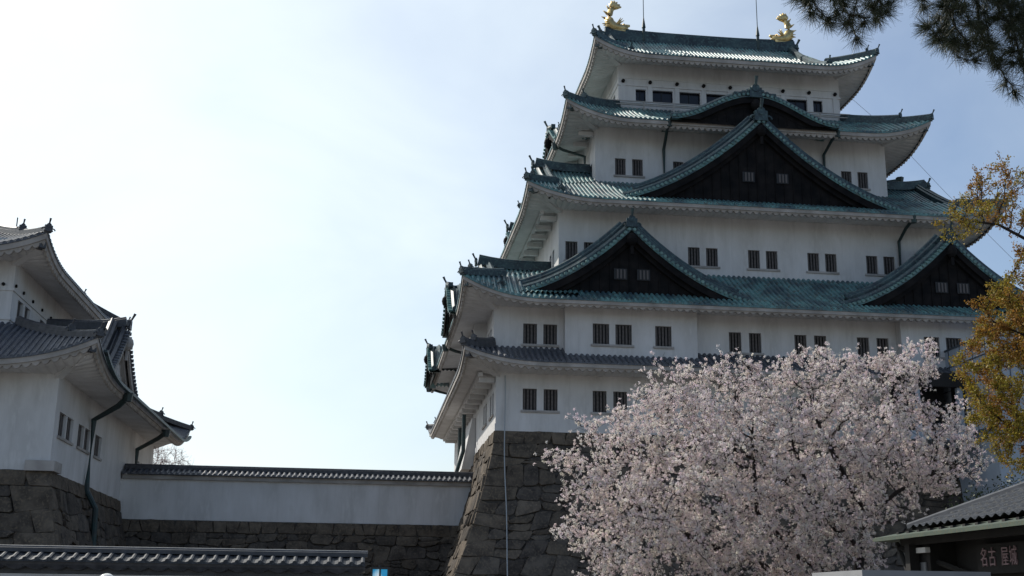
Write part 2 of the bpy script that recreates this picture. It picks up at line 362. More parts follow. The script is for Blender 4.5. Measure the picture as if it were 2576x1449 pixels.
def gable(parent, O, a, d, zb, w, H, depth, mats, prof=None, style='dark', ridge_h=.6, vents=True, board=.55, per=.30, name='gable_roof', wall_drop=.4, orn=.62, ridge_in=None, setback=.55, kara=False, hs=1.0):
    if kara: setback = .34
    tile, ridgem = mats
    O = np.array(O, float); a = np.array(a, float); d = np.array(d, float)
    a3 = np.append(a, 0); d3 = np.append(d, 0)
    if prof is None: prof = lambda q: .52*q+.48*q**2.0
    def P(s, dep, z):
        s, dep, z = np.broadcast_arrays(np.asarray(s, float), np.asarray(dep, float), np.asarray(z, float))
        return np.concatenate([O+s[..., None]*a+dep[..., None]*d, z[..., None]], -1)
    mb = MB(); nq = 26; q = np.linspace(0, 1, nq)
    dep, b = barrel_cols(0.05, depth, per); dep = np.concatenate([[0.0], dep]); b = np.concatenate([[0.04], b])
    for sg in (-1, 1):
        s = sg*w*(1-q)
        z = zb+H*prof(q)
        A = P(s[:, None], dep[None, :], z[:, None]+b[None, :])
        mb.grid(A, flip=(sg > 0))
        B = P(s[:, None], np.array([0., 0., .9])[None, :], z[:, None]+np.array([.04, -.16, -.16])[None, :])
        mb.grid(B, flip=(sg < 0))
    root = mb.build(name, tile, parent)
    # rounded verge tiles
    vt = MB(); vr = MB(); bb = MB(); bi = MB()
    for sg in (-1, 1):
        qq = np.linspace(0, 1, 400); cur = P(sg*w*(1-qq), 0, zb+H*prof(qq))
        L = np.concatenate([[0], np.cumsum(np.linalg.norm(np.diff(cur, axis=0), axis=1))])
        nt_ = int(L[-1]/.31)
        for x in np.linspace(.15, L[-1]-.25, nt_):
            i = np.searchsorted(L, x); c = cur[min(i, 399)]
            vt.tube([c-d3*.10+[0, 0, .03], c+d3*.42+[0, 0, .07]], [.105, .105], 8)
        hs = hs if not kara else .5
        c2 = P(sg*w*(1-q), .30, zb+H*prof(q)+.02)
        vr.sweep(c2, d3, [(-.14, 0), (-.14, .24), (-.07, .30), (0, .38), (.07, .30), (.14, .24), (.14, 0)])
        q3 = np.linspace(.04 if hs < 1 else .10, 1, 24); c3 = P(sg*w*(1-q3), .86, zb+H*prof(q3)+.02)
        vr.sweep(c3, d3, [(-.19, 0), (-.19, .5*hs), (-.24, .5*hs), (-.24, .58*hs), (-.10, .66*hs), (-.08, .80*hs), (0, .86*hs), (.08, .80*hs), (.10, .66*hs), (.24, .58*hs), (.24, .5*hs), (.19, .5*hs), (.19, 0)])
        if not kara:
            ef = MB(); sd = np.append(sg*a*1.0, 0); finial(ef, c3[0]+[0, 0, .45], sd, d3, .3); ef.build('verge_finial', ridgem, root)
        top_ = zb+H*prof(q)-.10
        for mbx, dp0, dp1, bh in ((bb, .04, .16, board), (bi, .30, setback+.02, board*1.55)):
            bot_ = np.maximum(top_-bh, zb-.12); bot_ = np.minimum(bot_, top_-.02)
            ss = sg*w*(1-q)
            mbx.grid(np.stack([P(ss, dp1, top_), P(ss, dp0, top_), P(ss, dp0, bot_), P(ss, dp1, bot_)], 1), flip=(sg < 0))
    vt.build('verge_tile_row', M['copper_light'] if tile is M['copper'] else M['slate'], root)
    vr.build('verge_ridge', ridgem, root)
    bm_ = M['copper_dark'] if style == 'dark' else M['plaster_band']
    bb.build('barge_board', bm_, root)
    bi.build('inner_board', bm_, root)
    gw = MB()
    s = np.linspace(-w, w, 61); zt = zb+H*prof(1-np.abs(s)/w)-.15
    zl = np.full_like(s, zb-wall_drop)
    A = np.stack([P(s, setback, np.minimum(zl, zt)), P(s, setback, zt)], 1)
    gw.grid(A)
    # raised lattice of seams on the gable face
    zt_at = lambda x: zb+H*prof(1-abs(x)/w)-.15-board
    for x in np.arange(-w*.75, w*.76, .62):
        h = zt_at(x)-zb-.05
        if h > .3: gw.obox(P(x-.03, setback-.05, zb-.05), a3*.06, d3*.04, (0, 0, h))
    gw.build('gable_wall', M['copper_dark'] if style == 'dark' else M['plaster'], root)
    if style == 'dark' and not kara:
        wd = .62; hh = .58; zc = zb+H*.29
        for x in (-w*.125, w*.125) if vents == 'wide' else (-.95, .5):
            v = MB(); v.obox(P(x-.1, setback-.09, zc-.06), a3*(wd+.2), d3*.04, (0, 0, hh+.12))
            fo = v.build('vent_window', M['window_dark'], root)
            v = MB()
            for j in range(3): v.obox(P(x+.06+j*.22, setback-.13, zc), a3*.11, d3*.06, (0, 0, hh))
            v.build('vent_bars', M['bars_pale'], fo)
    # pendant under the apex
    g = MB(); c = P(0, .02, zb+H-.55-board*.4); g.ball(c, .34, 10, 6, (1, 1, 1.25) if abs(d[0]) < .5 else (1, 1, 1.25))
    g.obox(c+np.array([0, 0, -.95])-a3*.1-d3*.06, a3*.2, d3*.12, (0, 0, .8)); g.build('pendant', bm_, root)
    rd = MB(); rp = P(0, np.linspace(.12, ridge_in or depth, 8), zb+H-.05)
    if not kara: rp[:, 2] += .30*np.clip(1-np.linspace(0, 1, 8)*1.8, 0, 1)**2
    rd.sweep(rp, a3, [(-.24, 0), (-.24, ridge_h*.7), (-.13, ridge_h*.78), (-.11, ridge_h*.92), (0, ridge_h), (.11, ridge_h*.92), (.13, ridge_h*.78), (.24, ridge_h*.7), (.24, 0)])
    rd.build('ridge', ridgem, root)
    fm = MB(); pt = P(0, .05, zb+H+ridge_h*.55); finial(fm, pt, -d3, a3, orn)
    if kara:
        for sg in (-1, 1):
            for j in range(3):
                fm.ball(P(sg*(.5+.34*j), .08, zb+H+.22-.10*j), .22-.03*j, 8, 6)
        fm.obox(P(-1.5, .0, zb+H-.12), a3*3.0, d3*.3, (0, 0, .28))
    fm.build('ridge_end_ornament', ridgem, root)
    return root

# ------------------------------------------------------------------ walls with openings
def wall_face(mb, O, a, out, L, z0, z1, holes, dep=.3):
    O = np.array([O[0], O[1], 0.]); a3 = np.array([a[0], a[1], 0.]); n3 = np.array([out[0], out[1], 0.])
    us = sorted({0, L} | {h[0] for h in holes} | {h[1] for h in holes}); zs = sorted({z0, z1} | {h[2] for h in holes} | {h[3] for h in holes})
    for i in range(len(us)-1):
        for j in range(len(zs)-1):
            um, zm = (us[i]+us[i+1])/2, (zs[j]+zs[j+1])/2
            if any(h[0] < um < h[1] and h[2] < zm < h[3] for h in holes): continue
            mb.add([O+a3*us[i]+[0, 0, zs[j]], O+a3*us[i+1]+[0, 0, zs[j]], O+a3*us[i+1]+[0, 0, zs[j+1]], O+a3*us[i]+[0, 0, zs[j+1]]], [(0, 1, 2, 3)])
    for u0, u1, h0, h1 in holes:
        c = [O+a3*u0+[0, 0, h0], O+a3*u1+[0, 0, h0], O+a3*u1+[0, 0, h1], O+a3*u0+[0, 0, h1]]
        b = [x-n3*dep for x in c]
        mb.add(c+b, [(0, 4, 5, 1), (1, 5, 6, 2), (2, 6, 7, 3), (3, 7, 4, 0)])
WIN = {}
def window(parent, P, a, out, w, h, bars=4, glass=False):
    """P: lower left corner of the opening on the wall face"""
    key = (round(w, 2), round(h, 2), bars, glass, tuple(a))
    a3 = np.array([a[0], a[1], 0.]); n3 = np.array([out[0], out[1], 0.])
    if key not in WIN:
        p = MB(); p.obox(-n3*.27, a3*w, -n3*.05, (0, 0, h)); fr = MB()
        for x in (0, w-.05): p.obox(a3*x-n3*.16, a3*.05, -n3*.1, (0, 0, h))
        p.obox(-n3*.16+a3*.052+np.array([0, 0, h-.062]), a3*(w-.104), -n3*.1, (0, 0, .06))
        po = p.build('window', M['glass'] if glass else M['window_dark'], None); me = po.data; bpy.data.objects.remove(po)
        be = None
        if bars:
            b = MB(); bw = w/(bars*1.75)
            for i in range(bars):
                x = (i+.5)*w/bars; b.obox(a3*(x-bw/2)-n3*.13, a3*bw, -n3*.09, (0, 0, h))
            bo = b.build('window_bars', M['bars'], None); be = bo.data; bpy.data.objects.remove(bo)
        elif glass:
            b = MB(); b.obox(a3*(w/2-.02)-n3*.22, a3*.04, -n3*.04, (0, 0, h)); bo = b.build('window_mullion', M['window_dark'], None); be = bo.data; bpy.data.objects.remove(bo)
        WIN[key] = (me, be)
    me, be = WIN[key]
    o = place('window', me, parent, at=P)
    if be is not None: place('window_bars' if bars else 'window_mullion', be, o, at=P)
    return o

def storey(parent, rect, z0, z1, east=(), south=(), north=(), name='plaster_wall', bars=4, glass=False, sill=True, dep=.3):
    """holes in wall coordinates: x (east) or y (south/north) start, end, z0, z1"""
    x0, x1, y0, y1 = rect; mb = MB()
    wall_face(mb, (x0, y0), (1, 0), (0, -1), x1-x0, z0, z1, [(h[0]-x0, h[1]-x0, h[2], h[3]) for h in east], dep)
    wall_face(mb, (x0, y1), (0, -1), (-1, 0), y1-y0, z0, z1, [(y1-h[1], y1-h[0], h[2], h[3]) for h in south], dep)
    wall_face(mb, (x1, y1), (-1, 0), (0, 1), x1-x0, z0, z1, [], dep)
    wall_face(mb, (x1, y0), (0, 1), (1, 0), y1-y0, z0, z1, [(h[0]-y0, h[1]-y0, h[2], h[3]) for h in north], dep)
    mb.add([(x0, y0, z1), (x1, y0, z1), (x1, y1, z1), (x0, y1, z1)], [(0, 1, 2, 3)])
    o = mb.build(name, M['plaster'], parent)
    for h in east: window(parent, (h[0], y0, h[2]), (1, 0), (0, -1), h[1]-h[0], h[3]-h[2], bars if h[1]-h[0] < 1 else bars+1 if bars else 0, glass)
    for h in south: window(parent, (x0, h[1], h[2]), (0, -1), (-1, 0), h[1]-h[0], h[3]-h[2], bars, glass)
    for h in north: window(parent, (x1, h[0], h[2]), (0, 1), (1, 0), h[1]-h[0], h[3]-h[2], bars, glass)
    if sill:
        def merge(hs):
            hs = sorted(hs); out = []
            for h in hs:
                if out and h[0]-out[-1][1] < .6: out[-1][1] = h[1]
                else: out.append([h[0], h[1], h[2]])
            return out
        for h in merge(east):
            b = MB(); b.box(h[0]-.12, h[1]+.12, y0-.09, y0+.02, h[2]-.16, h[2]-.03); b.build('window_sill', M['plaster_band'], parent)
        for h in merge(south):
            b = MB(); b.box(x0-.09, x0+.02, h[0]-.12, h[1]+.12, h[2]-.16, h[2]-.03); b.build('window_sill', M['plaster_band'], parent)
        for h in merge(north):
            b = MB(); b.box(x1-.02, x1+.09, h[0]-.12, h[1]+.12, h[2]-.16, h[2]-.03); b.build('window_sill', M['plaster_band'], parent)
    return o
def pipe(parent, pts, r=.11, funnel=True, name='drain_pipe'):
    b = MB(); pts = np.asarray(pts, float)
    if funnel:
        b.tube([pts[0]+[0, 0, .18], pts[0]-[0, 0, .28]], [.3, .2], 6)
    b.tube(pts, r, 8)
    return b.build(name, M['pipe'], parent)

# ------------------------------------------------------------------ stone walls
def vnoise(seed):
    g = np.random.default_rng(seed); t = g.uniform(-1, 1, 512)
    def f(x):
        i = np.floor(x).astype(int); u = x-i; u = u*u*(3-2*u)
        return t[i % 512]*(1-u)+t[(i+1) % 512]*u
    return f
def stone_face(P, nrm, L, z0, z1, course=(.6, 1.1), width=(.7, 1.9), seed=1, corner0=False, corner1=False, cap=True):
    """P(u,z,out)->xyz; irregular dry-stone courses between z0 (bottom) and z1; returns verts, faces, tones"""
    g = np.random.default_rng(seed)
    zs = [z1]
    if cap: zs.append(z1-.75)
    while zs[-1] > z0+.3: zs.append(zs[-1]-g.uniform(*course))
    zs[-1] = z0; zs = zs[::-1]
    ns = [vnoise(seed*100+i) for i in range(len(zs))]
    def bz(i, u):
        if i == 0 or i == len(zs)-1: return zs[i]+0*u
        amp = .05 if (cap and i >= len(zs)-2) else .26
        return zs[i]+amp*ns[i](u/1.3+.37*i)
    V = []; F = []; T = []; nv = 0
    tones = np.array([(1, 1, 1), (1.12, 1.06, .95), (.78, .8, .84), (.62, .63, .68), (.9, .84, .76), (1.25, 1.2, 1.12), (.5, .5, .52), (.85, .78, .7)])
    for i in range(len(zs)-1):
        us = [0.]
        if corner0: us.append((1.9 if i % 2 else 1.1)*g.uniform(.9, 1.1))
        wmax = 1.0 if (cap and i >= len(zs)-2) else 1
        while us[-1] < L: us.append(us[-1]+g.uniform(*width)*wmax*(1.0 if not (cap and i == len(zs)-2) else .9))
        us[-1] = L
        if len(us) > 2 and us[-1]-us[-2] < .4: us.pop(-2)
        for j in range(len(us)-1):
            u0, u1 = us[j], us[j+1]
            jl = 0 if j == 0 else g.uniform(-.13, .13); jr = 0 if j == len(us)-2 else g.uniform(-.13, .13)
            big = (corner0 and j == 0) or (cap and i == len(zs)-2)
            cut = .04 if big else g.uniform(.05, .2)
            subs = [(u0, u1, 0., 1.)]
            if not big and g.random() < .28: m_ = g.uniform(.4, .6); subs = [(u0, u1, 0., m_), (u0, u1, m_, 1.)]
            for (a0, a1, f0, f1) in subs:
                zz = lambda u, f: bz(i, np.array(u))*(1-f)+bz(i+1, np.array(u))*f
                w = a1-a0; c = min(cut, w*.3); hh = float(zz((a0+a1)/2, f1)-zz((a0+a1)/2, f0)); cz = min(c, hh*.3)
                pts = [(a0-jl+c, f0, 0), (a1-jr-c, f0, 0), (a1-jr, f0, cz), (a1+jr, f1, -cz), (a1+jr-c, f1, 0), ((a0+a1)/2, f1, g.uniform(-.05, .05)), (a0+jl+c, f1, 0), (a0+jl, f1, -cz), (a0-jl, f0, cz)]
                pts = [(max(0, min(L, u)), float(zz(u, f))+dz) for u, f, dz in pts]
                cu = sum(p[0] for p in pts)/9; cz_ = sum(p[1] for p in pts)/9
                out = g.uniform(.02, .08) if big else g.uniform(.0, .13); tu, tz = g.uniform(-.09, .09, 2)
                ins = .02
                k = len(pts)
                def shrink(p, e, r): 
                    du, dz = p[0]-cu, p[1]-cz_; l = math.hypot(du, dz)+1e-6
                    return (cu+du*max(0, (l-e))/l*r, cz_+dz*max(0, (l-e))/l*r)
                rings = [[(p, -.16) for p in pts], [(shrink(p, ins*.6, 1), out-.06) for p in pts], [(shrink(p, ins*2.6, 1), out+tu*(p[0]-cu)+tz*(p[1]-cz_)+g.uniform(-.015, .015)) for p in pts]]
                for rg in rings:
                    for (pu, pz), o_ in rg: V.append(P(pu, pz, o_))
                V.append(P(cu, cz_, out+g.uniform(.0, .05)))
                for r_ in (0, 1):
                    for x in range(k): F.append((nv+r_*k+x, nv+r_*k+(x+1) % k, nv+(r_+1)*k+(x+1) % k, nv+(r_+1)*k+x))
                for x in range(k): F.append((nv+2*k+x, nv+2*k+(x+1) % k, nv+3*k))
                tn = (.45+.55*tones[g.integers(0, 8)])*g.uniform(.85, 1.12) if not big else np.array((1.15, 1.1, 1.02))*g.uniform(.85, 1.1)
                T += [tn]*(3*k+1); nv += 3*k+1
    return V, F, T
class StoneMesh:
    def __init__(s): s.V = []; s.F = []; s.T = []
    def add(s, V, F, T):
        o = len(s.V); s.V += [tuple(map(float, v)) for v in V]; s.F += [tuple(i+o for i in f) for f in F]; s.T += list(T)
    def build(s, name, parent=None):
        me = bpy.data.meshes.new(name); me.from_pydata(s.V, [], s.F); me.materials.append(M['stone']); set_tone(me, np.array(s.T)); me.update()
        return place(name, me, parent)

# ================================================================== GROUND
g = MB(); g.add([(-1500, -1500, GROUND), (1500, -1500, GROUND), (1500, 1500, GROUND), (-1500, 1500, GROUND)], [(0, 1, 2, 3)])
tag(g.build('ground', M['ground']), kind='structure')

# ================================================================== LARGE KEEP
KX = 36.04; KY = 31.8; CX = 18.02; CY = 15.9
keep = thing('castle_keep', (CX, CY, 0), 'five tiered white castle keep with green copper roofs and golden fish on its ridge', 'castle')
T1 = (0, KX, 0, KY); T2 = (-.18, KX+.18, 0.03, KY-.03)
T3 = (CX-13.73, CX+13.73, 3.08, KY-3.08); T4 = (CX-10.61, CX+10.61, 6.41, KY-6.41); T5 = (CX-8.42, CX+8.42, 8.65, KY-8.65)
def grow(r, o): return (r[0]-o, r[1]+o, r[2]-o, r[3]+o)
def pair(c, w, gp, z0, z1): return [(c-gp/2-w, c-gp/2, z0, z1), (c+gp/2, c+gp/2+w, z0, z1)]
# storeys
e1 = [];
for c in (2.68, 6.95, 11.2, 15.45, 19.7, 23.95, 28.2, 32.5): e1 += pair(c, .85, .42, 1.28, 2.58)
s1 = pair(2.3, .85, .45, 1.2, 2.5)+pair(6.3, .85, .45, 1.2, 2.5)
storey(keep, T1, -.02, 4.6, e1, s1)
b = MB(); b.box(-.05, KX+.05, -.05, KY+.05, -.02, .42); b.build('wall_plinth', M['plaster'], keep)
e2 = pair(2.66, .85, .39, 5.34, 6.6)
for c in (15.57, 19.8, 24.0-.1): e2 += pair(c, .79, .5, 5.31, 6.57)
storey(keep, T2, 3.6, 8.2, e2, pair(2.4, .8, .4, 5.3, 6.55))
e3 = []
for k in range(-3, 4): e3 += pair(CX+4.09*k, .80, .42, 11.68, 12.93)
storey(keep, T3, 10.2, 15.8, e3, pair(5.9, .8, .45, 11.6, 12.9)+pair(9.9, .8, .45, 11.6, 12.9))
e4 = []
for x in (8.81, 10.03, 12.96, 14.2, 21.06, 22.3, 25.25, 26.47): e4.append((x, x+.76, 18.98, 20.2))
storey(keep, T4, 17.2, 23.3, e4, [(7.6, 8.3, 18.95, 20.15)])
e5 = [(10.89, 11.65), (12.08, 13.67), (14.14, 15.74), (16.2, 17.8), (18.26, 19.86), (20.3, 21.9), (22.33, 23.9), (24.38, 25.1)]
storey(keep, T5, 23.8, 29.5, [(p, q, 25.63, 26.56) for p, q in e5], [(9.8, 10.5, 25.63, 26.56), (10.9, 12.4, 25.63, 26.56), (12.9, 14.4, 25.63, 26.56)], bars=0, glass=True, sill=False)
# top storey rails, beams and nail covers
tr = MB(); x0, x1, y0, y1 = T5
for z, h, o in ((26.78, .14, .07), (27.35, .06, .04), (25.42, .10, .08), (24.95, .12, .10)):
    tr.box(x0-o, x1+o, y0-o, y1+o, z, z+h)
for i in range(9):
    x = x0+.35+i*(x1-x0-.7)/8
    tr.box(x-.17, x+.17, y0-.055, y0+.01, 25.52, 26.78)
tr.build('beam_trim', M['plaster'], keep)
rl = MB()
for o, z in ((.55, 25.32), (.55, 25.05)): rl.box(x0-o, x1+o, y0-o, y0-o+.07, z, z+.07); rl.box(x0-o, x0-o+.07, y0-o+.07, y1+o, z, z+.07); rl.box(x1+o-.07, x1+o, y0-o+.07, y1+o, z, z+.07)
for i in range(9):
    x = x0-.45+i*(x1-x0+.9)/8; rl.box(x-.06, x+.06, y0-.545, y0-.485, 24.6, 25.32)
rl.build('balcony_rail', M['plaster_band'], keep)
for i in range(9):
    nc = MB(); x = x0+.35+i*(x1-x0-.7)/8; nc.tube([(x, y0-.02, 27.12), (x, y0-.16, 27.12)], .13, 12); nc.build('nail_cover', M['copper_dark'], keep)
# bays of the second storey
for (bx0, bx1), wins in (((4.08, 12.3), [(5.78, 6.8), (7.18, 8.2), (9.66, 10.68)]), ((25.45, 33.6), [(26.95, 27.97), (28.4, 29.42), (31.0, 32.0)])):
    bm = MB(); yb = -.7
    wall_face(bm, (bx0, yb), (1, 0), (0, -1), bx1-bx0, 4.35, 7.6, [(p-bx0, q-bx0, 5.34, 6.6) for p, q in wins])
    bm.add([(bx0, .02, 4.35), (bx0, yb, 4.35), (bx0, yb, 7.6), (bx0, .02, 7.6)], [(0, 1, 2, 3)])
    bm.add([(bx1, yb, 4.35), (bx1, .02, 4.35), (bx1, .02, 7.6), (bx1, yb, 7.6)], [(0, 1, 2, 3)])
    bm.build('wall_bay', M['plaster'], keep)
    for p, q in wins: window(keep, (p, yb, 5.34), (1, 0), (0, -1), q-p, 1.26, 5)
    for grp in ((wins[0][0], wins[1][1]), wins[2]):
        b = MB(); b.box(grp[0]-.12, grp[1]+.12, yb-.09, yb+.02, 5.18, 5.31); b.build('window_sill', M['plaster_band'], keep)
for ya, yb_ in ((4.6, 11.5), (20.3, 27.2)):
    b = MB(); b.box(-.95, -.15, ya, yb_, 4.3, 8.0); b.build('wall_bay', M['plaster'], keep)
b = MB()      # stone-drop chute on the south wall
for (ya, yb_) in ((12.5, 19.3),):
    b.add([(-.02, ya, -1.0), (-.95, ya, -1.0), (-.25, ya, 2.6), (-.02, ya, 2.6), (-.02, yb_, -1.0), (-.95, yb_, -1.0), (-.25, yb_, 2.6), (-.02, yb_, 2.6)],
          [(0, 1, 2, 3), (4, 7, 6, 5), (0, 4, 5, 1), (1, 5, 6, 2), (2, 6, 7, 3)])
b.build('stone_drop_chute', M['plaster'], keep)

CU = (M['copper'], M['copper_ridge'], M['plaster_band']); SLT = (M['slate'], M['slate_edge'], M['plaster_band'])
rf1, zs1, f1 = skirt_roof(keep, grow(T1, 2.2), T2, 3.87, 1.2, .85, SLT, band=.5, oh=2.2, zsoff=3.45, per=.34, wave=.46)
rf2, zs2, f2 = skirt_roof(keep, grow(T2, 2.2), T3, 7.72, 3.3, 1.25, CU, band=.46, oh=2.2, zsoff=7.6, c1=.8, per=.34, wave=.46, hip_to=.42)
rf3, zs3, f3 = skirt_roof(keep, grow(T3, 2.45), T4, 15.18, 3.2, 1.0, CU, band=.5, oh=2.45, zsoff=15.05, c1=.8, per=.31, wave=.44, hip_to=.42)
rf4, zs4, f4 = skirt_roof(keep, grow(T4, 2.5), T5, 22.25, 2.75, 1.25, CU, band=.55, oh=2.5, zsoff=22.45, c1=.8, per=.33, wave=.42)
R5 = grow(T5, 2.2)
rf5, zs5, f5 = skirt_roof(keep, R5, T5, 28.42, 5.7, 1.2, CU, band=.6, oh=2.2, zsoff=28.55, c1=.55, ridge=(7.75, 9.4), verge=3.2, D=4.5, per=.285, wave=.40)
# eave brackets on the south side
for zz, xw, o, (ya, yb_) in ((3.35, 0, 2.2, (.8, 31)), (14.9, T3[0], 2.45, (4, 28)), (22.3, T4[0], 2.5, (7, 25))):
    for y in np.arange(ya, yb_, 2.05):
        b = MB(); b.box(xw-o*.44, xw-.02, y-.17, y+.17, zz-.36, zz-.06); b.build('eave_bracket', M['plaster'], keep)
    b = MB(); b.box(xw-o*.48, xw-o*.48+.26, ya-.6, yb_, zz-.06, zz+.16); b.build('eave_beam', M['plaster'], keep)
# gables of the east side
PR = lambda q: .36*q+.64*q*q
gable(keep, (8.2, -1.1), (1, 0), (0, 1), 8.22, 7.5, 4.5, 5.4, (M['copper'], M['copper_ridge']), prof=PR)
gable(keep, (29.1, -1.1), (1, 0), (0, 1), 8.22, 7.5, 4.75, 5.4, (M['copper'], M['copper_ridge']), prof=PR)
gable(keep, (CX-.15, 1.85), (1, 0), (0, 1), 15.78, 9.4, 5.95, 5.2, (M['copper'], M['copper_ridge']), vents='wide', orn=.8, prof=lambda q: .44*q+.56*q*q)
bell = lambda q: .5-.5*np.cos(math.pi*np.clip(q*1.02, 0, 1))
gable(keep, (18.12, 3.46), (1, 0), (0, 1), 22.36, 5.95, 1.95, 5.4, (M['copper'], M['copper_ridge']), prof=bell, kara=True, ridge_h=.3, board=.5, wall_drop=.28, orn=.8)
# twin gables of the south and north sides
for sd, xv, aa, dd in (('S', 3.3, (0, -1), (1, 0)), ('N', KX-3.3, (0, 1), (-1, 0))):
    for yc in (8.45, KY-8.45):
        gable(keep, (xv, yc), aa, dd, 15.35, 7.5, 4.4, 5.0, (M['copper'], M['copper_ridge']), prof=lambda q: .8*q+.2*q*q, orn=.5, hs=.6, ridge_h=.72, wall_drop=-.1)
for xv, aa, dd in ((-.75, (0, -1), (1, 0)), (KX+.75, (0, 1), (-1, 0))):
    for yc in (6.9, KY-6.9):
        gable(keep, (xv, yc), aa, dd, 8.15, 8.6, 3.75, 5.6, (M['copper'], M['copper_ridge']), prof=lambda q: .8*q+.2*q*q, orn=.45, hs=.6, ridge_h=.75, wall_drop=-.1)
for xv, yc, zt in ((-2.7, 6.2, 10.2), (-2.95, 23.5, 9.7)):
    gable(keep, (xv, yc), (0, -1), (1, 0), zt-2.4, 3.6, 2.3, 3.0, (M['copper'], M['copper_ridge']), orn=.5, prof=bell, kara=True, ridge_h=.4)
gable(keep, (4.95, 12.0), (0, -1), (1, 0), 22.3, 3.8, 1.75, 3.6, (M['copper'], M['copper_ridge']), orn=.55, prof=bell, kara=True, ridge_h=.4)
# top roof: gable ends, ridge, descending ridges
for sg in (-1, 1):
    xg = CX+sg*7.4; b = MB()
    y = np.linspace(R5[2]+3.0, R5[3]-3.0, 41); dE = np.minimum(y-R5[2], R5[3]-y); t = dE/9.4
    zt = 28.42+5.7*(.55*t+.45*t*t)-.15
    A = np.stack([np.stack([0*y+xg, y, 0*y+29.2], -1), np.stack([0*y+xg, y, zt], -1)], 1); b.grid(A, flip=sg > 0)
    b.build('gable_wall', M['copper_dark'], rf5)
    for ys in (-1, 1):
        d = np.linspace(1.6, 9.3, 18); t = d/9.4
        P = np.stack([0*d+CX+sg*7.55, 15.9+ys*(9.45-d), 28.42+5.7*(.55*t+.45*t*t)], -1)
        b = MB(); b.sweep(P, np.array([1., 0, 0]), [(-.2, -.05), (-.2, .34), (-.09, .44), (0, .5), (.09, .44), (.2, .34), (.2, -.05)])
        P2 = P.copy(); P2[:, 0] += sg*.42
        b.sweep(P2, np.array([1., 0, 0]), [(-.16, -.12), (-.16, .16), (0, .26), (.16, .16), (.16, -.12)])
        b.build('descending_ridge', M['copper_ridge'], rf5)
        fm = MB(); finial(fm, P[0]+[0, 0, .35], np.array([0, ys*1., 0]), np.array([1., 0, 0]), .42); fm.build('hip_finial', M['copper_ridge'], rf5)
b = MB(); xx = np.linspace(CX-7.95, CX+7.95, 24); zz = 33.95+.22*np.abs((xx-CX)/8)**3
b.sweep(np.stack([xx, 0*xx+15.9, zz], -1), np.array([0, 1., 0]), [(-.34, -.1), (-.34, .55), (-.30, .57), (-.30, .78), (-.16, .84), (-.13, 1.0), (0, 1.08), (.13, 1.0), (.16, .84), (.30, .78), (.30, .57), (.34, .55), (.34, -.1)])
b.build('main_ridge', M['copper_ridge'], rf5)
for sg in (-1, 1):
    fm = MB(); finial(fm, (CX+sg*8.0, 15.9, 34.3), np.array([sg*1., 0, 0]), np.array([0, 1., 0]), .7); fm.build('ridge_end_ornament', M['copper_ridge'], rf5)

def golden_fish(cx, sg):
    """sg=+1: faces +X (towards the middle of the ridge)"""
    y = 15.9; z = 34.95; b = MB()
    W = lambda u, v, w=0.: (cx+sg*u*.92, y+w*.92, z+v*.92)
    path = [(1.15, .30), (.8, .22), (.35, .18), (-.1, .28), (-.42, .62), (-.52, 1.05), (-.47, 1.5), (-.32, 1.9), (-.12, 2.15)]
    rad = [.18, .32, .41, .44, .41, .35, .28, .22, .17]
    b.tube([W(*p) for p in path], rad, 12)
    b.tube([W(.9, .42), W(1.35, .52)], [.2, .1], 8)               # upper jaw
    b.tube([W(.9, .12), W(1.3, .12)], [.16, .07], 8)
    for s in (-1, 1): b.ball(W(.78, .5, s*.2), .1, 8, 6)
    # tail fan
    root = np.array(W(-.15, 2.1))
    for (u, v) in ((-.45, 2.55), (-.25, 2.82), (.0, 2.86), (.25, 2.74), (.5, 2.5), (.62, 2.28)):
        tip = np.array(W(u, v)); m_ = (root+tip)/2+[0, 0, .08]
        b.tube([root, m_, tip], [.16, .2, .05], 6)
    # dorsal spines along the outer back and belly fins
    for i in range(2, 8):
        p = np.array(path[i]); q = np.array(path[i+1]) if i < 8 else p; tdir = (q-p); n = np.array([-tdir[1], tdir[0]]); n = n/np.linalg.norm(n)
        s_ = -1 if True else 1
        base = p-n*0; c_ = base + np.array([-.0, 0])
        o_ = -n if (-n)[0] < n[0] or i < 3 else n
        o_ = n if n[0] < 0 else -n
        b.tube([W(*(p+o_*rad[i]*.7)), W(*(p+o_*(rad[i]+.32)+np.array([0, .12])))], [.13, .02], 5)
    for s in (-1, 1):
        for (u, v) in ((.75, .75), (.62, .95), (.45, 1.0)):
            b.tube([W(.15, .42, s*.3), W(u, v, s*.5)], [.12, .02], 5)
        for (u, v) in ((-.9, .35), (-.95, .6), (-.8, .85)):
            b.tube([W(-.3, .6, s*.3), W(u, v, s*.42)], [.12, .02], 5)
    b.tube([W(-.2, -.1), W(.9, -.1)], [.3, .34], 8)
    return b.build('golden_fish', M['gold'], keep, smooth=True)
golden_fish(10.95, 1); golden_fish(25.15, -1)
for x in (13.28, 22.81):
    b = MB(); b.tube([(x, 15.6, 34.0), (x, 15.6, 35.2)], [.12, .12], 6); b.tube([(x, 15.6, 35.2), (x, 15.6, 36.1)], [.17, .04], 8); b.tube([(x, 15.6, 36.0), (x, 15.6, 41.5)], [.035, .025], 6)
    b.build('lightning_rod', M['pipe'], keep)
